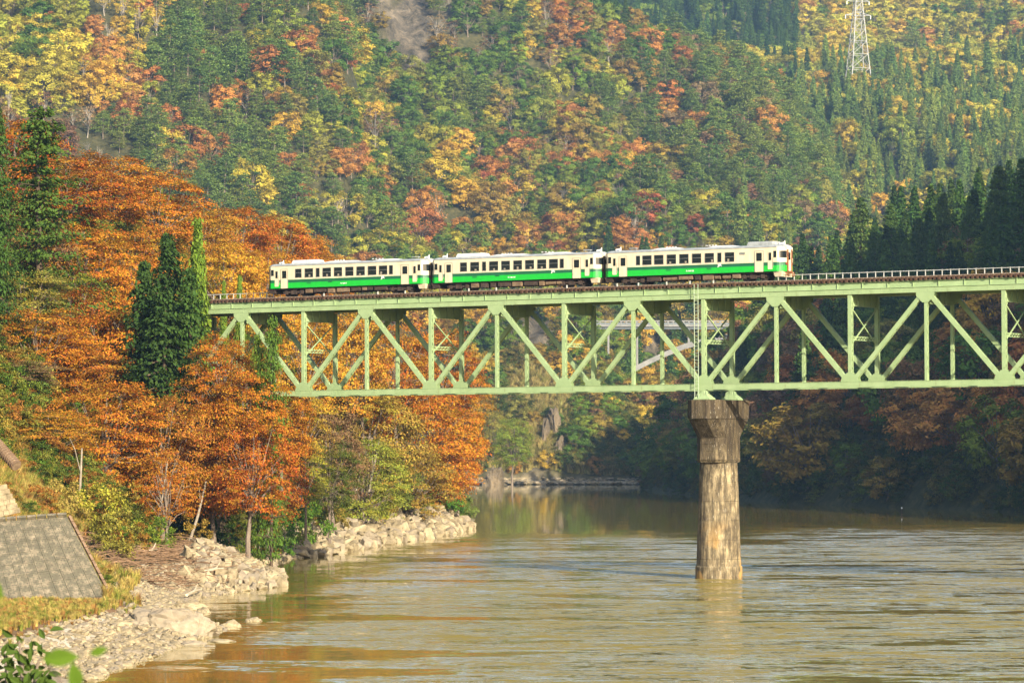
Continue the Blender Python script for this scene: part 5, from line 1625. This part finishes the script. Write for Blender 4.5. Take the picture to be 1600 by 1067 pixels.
# driftwood
M['drift'] = noisy('driftwood', (0.10, 0.055, 0.03), (0.30, 0.19, 0.11), 1.0, stretch=(1, 1, 4))
M['log'] = noisy('pale_log', (0.36, 0.29, 0.20), (0.58, 0.49, 0.36), 2.5)
mb = MB(); rr = random.Random(4)
def sticks(n, Y0, Y1, d0, d1, zoff, lmax):
    for i in range(n):
        y = rr.uniform(Y0, Y1); d = rr.uniform(d0, d1); x = float(interp(y, SHORE_L)) - d
        z = max(0.1, float(terrain(x, y))) + abs(rr.gauss(0, zoff))
        a = rr.gauss(0.25, .7); ln = rr.uniform(.5, lmax) / 2; t = rr.gauss(0, .16)
        v = Vector((math.cos(a), math.sin(a), t)) * ln; k = Vector((rr.uniform(-.1, .1), rr.uniform(-.1, .1), rr.uniform(-.1, .15))) * ln
        r_ = rr.choice((.025, .03, .04, .06))
        mb.tube([Vector((x, y, z)) - v, Vector((x, y, z)) + k, Vector((x, y, z)) + v], [r_, r_ * .9, r_ * .5], 4)
sticks(1700, 315, 372, 2.2, 12.5, .38, 3.4)
sticks(420, 470, 600, 4.5, 9, .5, 4.0)
sticks(160, 338, 350, 3, 8, .3, 3)
tag(mb.build('driftwood_debris', M['drift']), 'tangle of brown driftwood sticks washed up on the bank', 'driftwood', kind='stuff')
LOGS = [((318, 905), (372, 893), 1.0, .16, 'pale log lying across the driftwood towards the blocks'), ((292, 925), (345, 905), 0.8, .13, 'forked pale log at the water side of the driftwood'),
        ((228, 880), (262, 874), 2.4, .14, 'short log at the landward edge of the driftwood'), ((320, 868), (352, 872), 2.0, .12, 'brown log lodged behind the standing blocks'),
        ((618, 832), (668, 827), 1.6, .22, 'long log stranded on top of the long rocky spit'), ((640, 812), (700, 807), 2.2, .2, 'thin log beside the grasses above the long spit'), ((235, 826), (285, 828), 4.0, .1, 'fallen branch under the thicket')]
for (x0, y0), (x1, y1), z, r_, lb in LOGS:
    a = Vector((*ground_at(x0, y0, z), z)); b = Vector((*ground_at(x1, y1, z), z)); b.y = a.y + (b.y - a.y) * .3
    a.z = float(terrain(a.x, a.y)) + .5; b.z = float(terrain(b.x, b.y)) + .7
    mid = a.lerp(b, .5) + Vector((0, 0, .12)); mb = MB().tube([a, mid, b], [r_, r_ * .85, r_ * .5], 8)
    mb.tube([mid, mid + (b - a) * .2 + Vector((0, .3, .5))], [r_ * .5, r_ * .2], 6)
    tag(mb.build('driftwood_log', M['log']), lb, 'log', 'stranded logs on the left bank')

# retaining wall of ribbed panels
m = mat('weathered_concrete', rough=0.95, spec=0.1)
n1 = noise(m, 1.1, 7, 0.7)
n2 = noise(m, 2.0, 7, 0.75, stretch=(1, 1, 0.2))
c1 = ramp(m, n1.outputs[0], [(0.3, (0.12, 0.10, 0.07)), (0.7, (0.30, 0.25, 0.175))])
c2 = ramp(m, n2.outputs[0], [(0.47, (0.85, 0.85, 0.85)), (0.60, (0, 0, 0))])
L(m, mix(m, c2.outputs[0], c1.outputs[0], (0.09, 0.085, 0.06)), bsdf(m).inputs['Base Color'])
bump(m, n1.outputs[0], .5, .05)
M['conc'] = m
wall = empty('retaining_wall', (0, 0, 0), 0, 'sloping weathered concrete retaining wall of stained panels above the gravel beach', 'wall')
BR, TR, TL, BL = at(168, 930, 270), at(105, 808, 275.5), at(-150, 826, 274), at(-150, 985, 264)
org = BR; wall.location = org
nrm = ((TR - BR).cross(BL - BR)).normalized()
if nrm.y > 0: nrm = -nrm
def wp(u, v): return (BR.lerp(BL, u)).lerp(TR.lerp(TL, u), v)
panel_i = 0
NU, NV = 17, 8
for j in range(NV):
    for i in range(NU):
        g_ = 0.0014
        u0, u1, v0, v1 = i / NU + g_ * .6, (i + 1) / NU - g_ * .6, j / NV + g_, (j + 1) / NV - g_
        off = nrm * (0.06 + 0.012 * rnd.random())
        q = [wp(u0, v0), wp(u1, v0), wp(u1, v1), wp(u0, v1)]
        mb = MB().poly([p - org for p in q] + [p - org + off for p in q], [(0, 1, 2, 3), (7, 6, 5, 4), (0, 4, 5, 1), (1, 5, 6, 2), (2, 6, 7, 3), (3, 7, 4, 0)])
        # rows of small drain holes: flat dark squares, the shade inside painted on
        for a in range(3):
            for b in range(3):
                c = wp(u0 + (u1 - u0) * (a + .5) / 3, v0 + (v1 - v0) * (b + .5) / 3) - org + off
                ex = (wp(u1, v0) - wp(u0, v0)).normalized() * .035; ey = (wp(u0, v1) - wp(u0, v0)).normalized() * .035
                c = c + nrm * .012
                mb.poly([c - ex - ey, c + ex - ey, c + ex + ey, c - ex + ey], [(0, 1, 2, 3)], 1)
        link('panel', mb.mesh('panel', [M['conc'], M['under']]), None, wall)
bk = [p - org for p in (wp(0, 0), wp(1, 0), wp(1, 1), wp(0, 1))]
link('backing', MB().poly([p - nrm * .0 for p in bk] + [p - nrm * .8 for p in bk], [(0, 1, 2, 3), (7, 6, 5, 4), (0, 4, 5, 1), (1, 5, 6, 2), (2, 6, 7, 3), (3, 7, 4, 0)]).mesh('backing', M['stone_d']), None, wall)
M['redstone'] = noisy('reddish_edge_stone', (0.12, 0.075, 0.045), (0.26, 0.17, 0.11), 1.2)
for i in range(12):
    a, b = wp(-.012, i / 12 + .006) - org, wp(-.012, (i + 1) / 12 - .006) - org
    link('edge_stone', MB().bar(a, b, .2, .26, nrm, off=.1).mesh('edge_stone', M['redstone']), None, wall)
for i in range(16):
    a, b = wp(i / 16 + .003, 1.0) - org, wp((i + 1) / 16 - .003, 1.0) - org
    link('coping', MB().bar(a + Vector((0, 0, .1)), b + Vector((0, 0, .1)), .22, .5, nrm, off=.04).mesh('coping', M['conc']), None, wall)
w2 = empty('stone_wall', (0, 0, 0), 0, 'short pale block wall higher up the grassy slope at the picture edge', 'wall')
p0, p1 = at(-40, 812, 284), at(34, 796, 286)
w2.location = p0
for j in range(6):
    for i in range(8 - (j + 1) // 2):
        a = (p1 - p0) * ((i + (j % 2) * .5) / 8.5); b = a + (p1 - p0) * (.96 / 8.5); up = Vector((0, .12, .42)) * j
        link('block', MB().bar(a + up, b + up, .39, .6, Vector((0, 1, 0)), off=rnd.uniform(-.04, .04)).mesh('block', M['stone']), None, w2)
pp = at(-6, 692, 290); q = at(26, 728, 288)
pipe = empty('corrugated_pipe', pp, 0, 'dark brown ribbed drain pipe sticking out of the grass at the picture edge', 'pipe')
d = (q - pp); mbp = MB().tube([Vector((0, 0, 0)), d], .42, 14)
link('barrel', mbp.mesh('barrel', M['under_b']), None, pipe)
for i in range(12):
    c = d * (i + .5) / 12
    link('rib', MB().tube([c - d.normalized() * .04, c + d.normalized() * .04], .48, 14).mesh('rib', M['redstone']), None, pipe)
# concrete path across the beach
mb = MB(); pl_ = []
ys = np.linspace(150, 252, 160)
for y in ys:
    xc = np.interp(y, [150, 201, 225, 252], [-32, -28.9, -28.0, -27.3]); w = 0.9
    w *= 1 + .35 * (float(fbm(y, 3.0, 3, 5)) - .5); wr = w * (1 + .5 * (float(fbm(y, 9.0, 2.5, 6)) - .5))
    za, zb = float(terrain(xc - w, y)) + .05, float(terrain(xc + wr, y)) + .05
    pl_.append([(xc - w, y, za), (xc + wr, y, zb), (xc + wr, y, zb - .3), (xc - w, y, za - .3)])
mb.loft(pl_)
M['pathc'] = noisy('pale_path', (0.40, 0.35, 0.26), (0.58, 0.52, 0.40), 1.2)
tag(mb.build('path', M['pathc']), kind='structure')

# undergrowth
def stuff_scatter(name, meshes, X, Y, s, tints, label, cat, zoff=0.0, seed=5):
    rg = np.random.default_rng(seed); n = len(X); Z = terrain(X, Y)
    ti = np.array(tints)[rg.integers(0, len(tints), n)] * (0.75 + .5 * rg.random((n, 1)))
    rot = np.zeros((n, 3)); rot[:, 2] = rg.random(n) * 6.28
    o = instanced(name, meshes, np.stack([X, Y, Z + zoff], 1), s[:, None] * (0.8 + .4 * rg.random((n, 3))), rot, ti, rg.integers(0, len(meshes), n))
    return tag(o, label, cat)
rg = np.random.default_rng(77)
T_BU = [(0.10, 0.17, 0.025), (0.15, 0.20, 0.03), (0.08, 0.13, 0.025), (0.20, 0.20, 0.035), (0.24, 0.16, 0.03)]
n = 9000
Yv = 285 + rg.random(n) * 420; dl_ = 7 + rg.random(n) ** 1.6 * 60; Xv = interp(Yv, SHORE_L) - dl_
u_ = CX + FPX * Xv / Yv; zt = terrain(Xv, Yv)
k = (u_ > -60) & visible(Xv, Yv, zt + 2.2, 3, HT0) & ~((Yv > 312) & (Yv < 400) & (dl_ < 13)) & ((Yv > 335) | (rg.random(n) < .12))
stuff_scatter('undergrowth', BUSH, Xv[k], Yv[k], (0.6 + .8 * rg.random(k.sum())) * (0.6 + .4 * sst(Yv[k], 300, 345)), T_BU + [(0.34, 0.26, 0.05), (0.30, 0.14, 0.03), (0.26, 0.27, 0.05)], 'green and rust coloured undergrowth beneath the trees of the near bank', 'undergrowth')
n = 6000                                                        # right bank and far shore thicket
Yv = np.concatenate([660 + rg.random(n) * 600, 1306 + rg.random(1500) * 90]); uu = np.concatenate([990 + rg.random(n) * 700, 700 + rg.random(1500) * 360]); Xv = (uu - CX) / FPX * Yv
zt = terrain(Xv, Yv); dr = Xv - interp(Yv, SHORE_R)
k = (zt > 0.6) & ((dr < 45) | (Yv > 1300)) & (cragmask(*to_px(Xv, Yv, zt), Yv) < .4) & visible(Xv, Yv, zt + 3, 4, HT0)
stuff_scatter('bank_thicket', BUSH, Xv[k], Yv[k], (1.0 + 1.3 * rg.random(k.sum())), [(0.09, 0.13, 0.03), (0.13, 0.15, 0.035), (0.18, 0.15, 0.04), (0.07, 0.10, 0.03)], 'low thicket along the shaded bank and the far shore', 'undergrowth')
# dry golden grass on the slope round the retaining wall, greener below
n = 30000
Yv = 203 + rg.random(n) * 147; dl_ = 4.5 + rg.random(n) * 30; Xv = interp(Yv, SHORE_L) - dl_
u_ = CX + FPX * Xv / Yv
inwall = (Yv > 262) & (Yv < 279) & (Xv < -30.0) & (Xv > -60)
onpath = (np.abs(Xv - np.interp(Yv, [150, 201, 225, 252], [-32, -28.9, -28.0, -27.3])) < 1.0) & (Yv < 256)
k = (u_ > -60) & ~inwall & ~onpath & ((fbm(Xv, Yv, 7, 50, 2) > .40) | (Yv > 262) | (rg.random(n) < .55)) & ((dl_ > 7.2) | (rg.random(n) < .12)) & ~((Yv > 314) & (dl_ < 12.5))
stuff_scatter('dry_grass', TUFT, Xv[k], Yv[k], (0.55 + .75 * rg.random(k.sum())) * np.where(Yv[k] < 266, .38, 1.0), [(0.50, 0.38, 0.12), (0.42, 0.31, 0.09), (0.34, 0.30, 0.07), (0.24, 0.25, 0.05), (0.40, 0.22, 0.07)], 'dry golden grass and weeds on the slope round the retaining wall', 'grass')
n = 8000                                                        # green grasses along the bank foot
Yv = 400 + rg.random(n) * 260; dl_ = np.where(Yv < 610, 6.8, 2.0) + rg.random(n) * 8; Xv = interp(Yv, SHORE_L) - dl_
stuff_scatter('riverside_grass', TUFT, Xv, Yv, (1.5 + 1.8 * rg.random(n)), [(0.13, 0.22, 0.035), (0.18, 0.26, 0.04), (0.26, 0.26, 0.06), (0.10, 0.17, 0.03)], 'long green grass hanging over the foot of the bank', 'grass')
n = 4200
Xv = -25 + rg.random(n) * 80; Yv = 1306 + rg.random(n) ** 1.5 * 60
zt = terrain(Xv, Yv); k = zt > 0.9
stuff_scatter('far_grass', TUFT, Xv[k], Yv[k], (1.8 + 1.8 * rg.random(k.sum())), [(0.40, 0.32, 0.12), (0.32, 0.26, 0.09), (0.24, 0.22, 0.07)], 'dry yellow grass on the slope behind the far shore', 'grass')
# single shrubs one can point at
SH = [(212, 862, 345, 60, 48, T_GR[2], 'bright green shrub above the landward end of the driftwood'), (245, 850, 348, 44, 40, T_GR[0], 'green shrub just behind the driftwood'),
      (180, 800, 325, 70, 60, T_OL[0], 'olive shrub with tall weeds beside the retaining wall edge'), (205, 830, 335, 50, 46, (0.30, .16, .03), 'rust leaved shrub between the wall and the thicket'),
      (150, 740, 330, 70, 70, T_YG[0], 'yellow green shrub at the top of the grassy slope'), (95, 700, 322, 60, 50, (0.36, .28, .07), 'pale feathery shrub above the retaining wall'),
      (300, 858, 372, 46, 40, T_OL[1], 'brownish shrub beside the small pier'), (375, 858, 392, 60, 50, T_GR[1], 'dark green shrub right of the small pier above the blocks'), (410, 840, 410, 50, 60, (0.36, .2, .04), 'orange tinged shrub past the small pier'),
      (440, 845, 430, 60, 60, (.10, .20, .03), 'fresh green shrub at the start of the long spit'), (478, 800, 445, 60, 60, (.12, .21, .03), 'tall green shrub beneath the yellow green slender tree'), (445, 800, 440, 50, 56, (.11, .19, .03), 'green shrub under the rust brown tree'),
      (512, 812, 480, 44, 40, (.26, .2, .04), 'olive shrub behind the long spit'), (548, 800, 510, 48, 50, (.14, .19, .03), 'green shrub below the layered green tree'), (590, 805, 530, 44, 40, (.28, .17, .04), 'brown shrub on the long spit beside the log'),
      (640, 795, 560, 56, 50, (.11, .19, .03), 'green shrub above the log on the long spit'), (690, 790, 590, 60, 44, (.10, .21, .03), 'rounded bright green shrub at the nose of the bank'), (722, 795, 610, 36, 36, (.2, .26, .06), 'outermost grassy shrub at the nose of the bank'), (670, 775, 590, 60, 40, (.09, .17, .03), 'dark green shrub under the outermost orange tree')]
for x, yb, Y, w, h, t, lb in SH:
    p = at(x, yb, Y); z = float(terrain(p.x, p.y)); k = FPX / Y
    o = link('shrub', rnd.choice(BUSH), None, None, (p.x, p.y, min(z, p.z) + 0.2)); o.scale = (w / k / 2.7, w / k / 2.7, h / k / 2.6 * 1.35); o.rotation_euler.z = rnd.uniform(0, 6)
    set_tint(o, t); tag(o, lb, 'shrub', 'shrubs at the foot of the near bank')
M['trunkg'] = noisy('greyish_bark', (0.16, 0.13, 0.10), (0.34, 0.29, 0.23), 2.5)
# leaning pale trunks near the small pier
for (x0, y0), (x1, y1), Y, r_, lb in (((292, 820), (322, 752), 372, .14, 'pale bare trunk leaning towards the small pier'), ((236, 800), (262, 720), 360, .09, 'thin pale trunk standing in the thicket'),
                                      ((118, 790), (128, 700), 335, .12, 'pale upright trunk above the retaining wall'), ((560, 775), (592, 690), 500, .16, 'grey leaning trunk under the layered green tree'), ((538, 780), (572, 705), 498, .12, 'second grey leaning trunk under the layered green tree')):
    a, b = at(x0, y0, Y), at(x1, y1, Y); a.z = min(a.z, float(terrain(a.x, a.y)) - .3)
    t_ = empty('leafless_trunk', a, 0, lb, 'tree trunk', 'bare trunks on the near bank'); dv = b - a
    link('stem', MB().tube([(0, 0, 0), dv * .5 + Vector((.15, 0, 0)), dv], [r_ * 1.2, r_, r_ * .6], 8).mesh('stem', M['trunkg']), None, t_)
    link('branch', MB().tube([dv * .7, dv * .9 + Vector((-.6, .2, .5)), dv + Vector((-1.2, .3, 1.0))], [r_ * .4, r_ * .3, r_ * .1], 5).mesh('branch', M['trunkg']), None, t_)

# ------------------------------------------------------------------ far structures
# concrete arch road bridge in the ravine
AY = 1445.0
arch = empty('arch_bridge', at(900, 512, AY), 0, 'pale concrete arch road bridge crossing the ravine, seen through the truss', 'bridge')
o0 = arch.location.copy()
kx = AY / FPX
def ap(x, y): p = at(x, y, AY); return p - o0
M['pconc'] = noisy('pale_concrete', (0.15, 0.15, 0.145), (0.25, 0.245, 0.23), 0.3)
M['steelgrey'] = mat('grey_girder', (0.12, 0.14, 0.15), 0.6)
xl, xr = ap(905, 0).x, ap(1265, 0).x
zt, zm, zb = ap(1000, 500.5).z, ap(1000, 507).z, ap(1000, 514).z
link('deck', MB().box(xl, xr, 0, 7, zm - .9, zm).mesh('deck', M['pconc']), None, arch)
link('girder', MB().box(xl, xr, .8, 1.3, zb, zm - .91).box(xl, xr, 5.7, 6.2, zb, zm - .91).mesh('girder', M['steelgrey']), None, arch)
x = xl
ppm = MB().box(-.22, .22, -.05, .25, 0, zt - zm).mesh('parapet_post', M['pconc'])
while x < xr:
    link('parapet_post', ppm, None, arch, (x, 0, zm + .003)); link('parapet_post', ppm, None, arch, (x, 6.6, zm + .003)); x += 2.1
for y in (0.02, 6.7):
    link('parapet_rail', MB().box(xl, xr, y, y + .18, zt - .28, zt - .01).mesh('parapet_rail', M['pconc']), None, arch)
    link('parapet_panel', MB().box(xl, xr, y + .04, y + .1, zm + .01, zm + (zt - zm) * .45).mesh('parapet_panel', M['steelgrey']), None, arch)
rib = [ap(x, y) for x, y in ((962, 594), (985, 580), (1010, 567), (1040, 553), (1070, 541), (1100, 533), (1135, 526), (1175, 522), (1215, 524), (1250, 531))]
for y in (1.0, 5.2):
    mb = MB(); rings = []
    for q in rib: rings.append([(q.x, y, q.z - 1.1), (q.x, y + 1.1, q.z - 1.1), (q.x, y + 1.1, q.z + 1.1), (q.x, y, q.z + 1.1)])
    link('arch_rib', mb.loft(rings).mesh('arch_rib', M['pconc']), None, arch)
for x, y1 in ((951, 553), (996, 573), (1036, 554), (1077, 540), (1120, 530)):
    q = ap(x, y1)
    for y in (1.2, 5.4): link('spandrel_column', MB().box(q.x - .35, q.x + .35, y, y + .7, q.z, zb - .01).mesh('spandrel_column', M['pconc']), None, arch)
for x in (951, 1015):
    pass
# pylon
def solve_ground(x, y, y0, y1):
    for Y in np.arange(y0, y1, 4.0):
        p = at(x, y, float(Y))
        if float(terrain(p.x, p.y)) > p.z: return p
    return at(x, y, y1)
pb = solve_ground(1341, 148, 1900, 3050)
print('PYLON', pb)
kp = pb.y / FPX
py_ = empty('power_pylon', (pb.x, pb.y, pb.z - 4), R(14), 'tall white steel lattice power pylon standing on the wooded slope', 'pylon')
M['pylon'] = mat('pylon_steel', (0.22, 0.22, 0.21), 0.5, 0.1)
HP, BW, TW = 185 * kp, 40 * kp / 2, 6 * kp / 2
lv = [0, .14, .27, .39, .50, .60, .69, .77, .84, .90, .95, 1.0]
def cn(f, i):
    w = BW + (TW - BW) * (f ** .82); sx2, sy2 = ((-1, -1), (1, -1), (1, 1), (-1, 1))[i]
    return Vector((sx2 * w, sy2 * w, f * HP + 4 * 0))
for i in range(4):
    mb = MB()
    for a, b in zip(lv[:-1], lv[1:]): mb.bar(cn(a, i), cn(b, i), .5, .5, (0, 1, .1))
    link('leg', mb.mesh('leg', M['pylon']), None, py_)
for a, b in zip(lv[:-1], lv[1:]):
    mb = MB()
    for i in range(4):
        j = (i + 1) % 4
        mb.bar(cn(a, i), cn(b, j), .26, .26, (0.3, 1, .1)); mb.bar(cn(a, j), cn(b, i), .26, .26, (0.3, 1, .1)); mb.bar(cn(b, i), cn(b, j), .26, .26, (0.1, .2, 1))
    link('bracing', mb.mesh('bracing', M['pylon']), None, py_)
for f, ln in ((.72, 9), (.84, 8), (.95, 7)):
    for sg in (-1, 1):
        z = f * HP; mb = MB()
        for y in (-.8, .8):
            mb.bar((0, y, z), (sg * ln, 0, z + .3), .35, .35, (0, 0, 1)); mb.bar((0, y, z + 2.2), (sg * ln, 0, z + .3), .35, .35, (0, 0, 1))
        c = link('cross_arm', mb.mesh('cross_arm', M['pylon']), None, py_)
        link('insulator', MB().tube([(sg * (ln - .3), 0, z + .2), (sg * (ln - .3), 0, z - 2.2)], .25, 8).mesh('insulator', M['white']), None, c)
# marker post standing in the river by the shaded bank
mx, my = ground_at(1409, 803, 0)
mp_ = empty('river_marker', (mx, my, 0), 0, 'small dark post with pale top standing in the water by the shaded bank', 'marker post')
link('post', MB().tube([(0, 0, -2), (0, 0, 1.1)], .11, 10).mesh('post', M['under']), None, mp_)
link('pale_top', MB().tube([(0, 0, 1.1), (0, 0, 1.4)], [.12, .08], 10).mesh('pale_top', M['white']), None, mp_)
# fallen leaves drifting
rg = np.random.default_rng(8); n = 1400
uu = 1150 + rg.random(n) * 520; yy = 798 + rg.random(n) ** 1.2 * 60
pts2 = np.array([ground_at(a, b, 0) for a, b in zip(uu, yy)]); kk = fbm(pts2[:, 0], pts2[:, 1], 22, 4, 3) > .5
pts2 = pts2[kk]; n = len(pts2)
C = np.stack([pts2[:, 0], pts2[:, 1], np.full(n, .012)], 1); V, F = cards(C, np.tile([[0, 0, 1.0]], (n, 1)), .5, rg)
V[:, 2] = np.repeat(C[:, 2], 4) + 0.01
fl = fast_mesh('floating_leaves', V, F, [leaf_material('fallen_leaf', (0.42, 0.17, 0.04), tint=False)])
tag(link('floating_leaves', fl), 'orange fallen leaves drifting on the dark calm water', 'leaves', kind='stuff')

# ------------------------------------------------------------------ plants right in front of the camera, out of focus
M['fresh'] = leaf_material('fresh_leaf', (0.10, 0.19, 0.022), vary=.2, trans=.45, tint=False)
M['fresh_d'] = leaf_material('dark_leaf', (0.055, 0.10, 0.02), vary=.3, trans=.3, tint=False)
def leaf_mesh(m, n=7):
    mb = MB(); v, f = [], []
    prof = [0, .55, .9, 1, .85, .5, 0]
    for i in range(n):
        t = i / (n - 1); w = .25 * prof[i]; z = -.25 * t * t
        v += [(t, -w, z + .12 * prof[i]), (t, 0, z), (t, w, z + .12 * prof[i])]
    for i in range(n - 1):
        a = 3 * i; f += [(a, a + 3, a + 4, a + 1), (a + 1, a + 4, a + 5, a + 2)]
    return mb.poly(v, f).mesh('leaf', m)
LF, LFD = leaf_mesh(M['fresh']), leaf_mesh(M['fresh_d'])
def near_plant(Y, stems, leaves, lm, label, size):
    p = at(*stems[0][-1], Y); gz = float(terrain(p.x, p.y))
    r = empty('leafy_plant', (p.x, p.y, gz), 0, label, 'plant'); o0 = r.location.copy()
    for st in stems:
        pts_ = [at(x, y, Y) - o0 for x, y in st]; q = pts_[-1].copy(); q.z = -.05; pts_.append(q)
        link('stem', MB().tube(pts_, [.002 * Y / 9] + [.005 * Y / 9] * (len(pts_) - 1), 6).mesh('stem', M['bark']), None, r)
    rr = random.Random(3)
    for x, y, a, s, t in leaves:
        o = link('leaf', lm, None, r, at(x, y, Y + rr.uniform(-.2, .2)) - o0); k = s / FPX * Y
        o.scale = (k, k, k); o.rotation_euler = (R(t), R(-20 + rr.uniform(-15, 15)), R(a)); o.rotation_mode = 'XYZ'
        # turn the leaf so that it hangs in the view with its tip towards angle a
        o.rotation_euler = (R(90 - t), R(rr.uniform(-20, 20)), 0); o.matrix_local = Matrix.Translation(o.location) @ Matrix.Rotation(R(-a), 4, 'Y') @ Matrix.Rotation(R(62 + t), 4, 'X') @ Matrix.Diagonal((k, k, k, 1))
    return r
near_plant(9.0, [[(78, 1040), (95, 1062), (100, 1120)], [(-20, 940), (-30, 1010), (0, 1120)]],
           [(66, 1030, 6, 56, 18), (112, 1034, -78, 52, 0), (-24, 905, -40, 40, 0), (-26, 965, -60, 44, 10), (140, 1022, 20, 30, 25)], LF,
           'blurred bright green leaves right in front of the camera in the lower corner', 1)
rr = random.Random(6)
lv2 = [(rr.uniform(-10, 78), 1075 - abs(rr.gauss(0, 34)), rr.uniform(-180, 180), rr.uniform(14, 24), rr.uniform(-30, 30)) for _ in range(110)]
near_plant(34.0, [[(30, 1000), (34, 1040), (36, 1120)], [(60, 1030), (55, 1060), (50, 1120)], [(8, 1020), (12, 1120)]], lv2, LFD, 'dark leaved low plant behind the blurred leaves in the lower corner', 1)
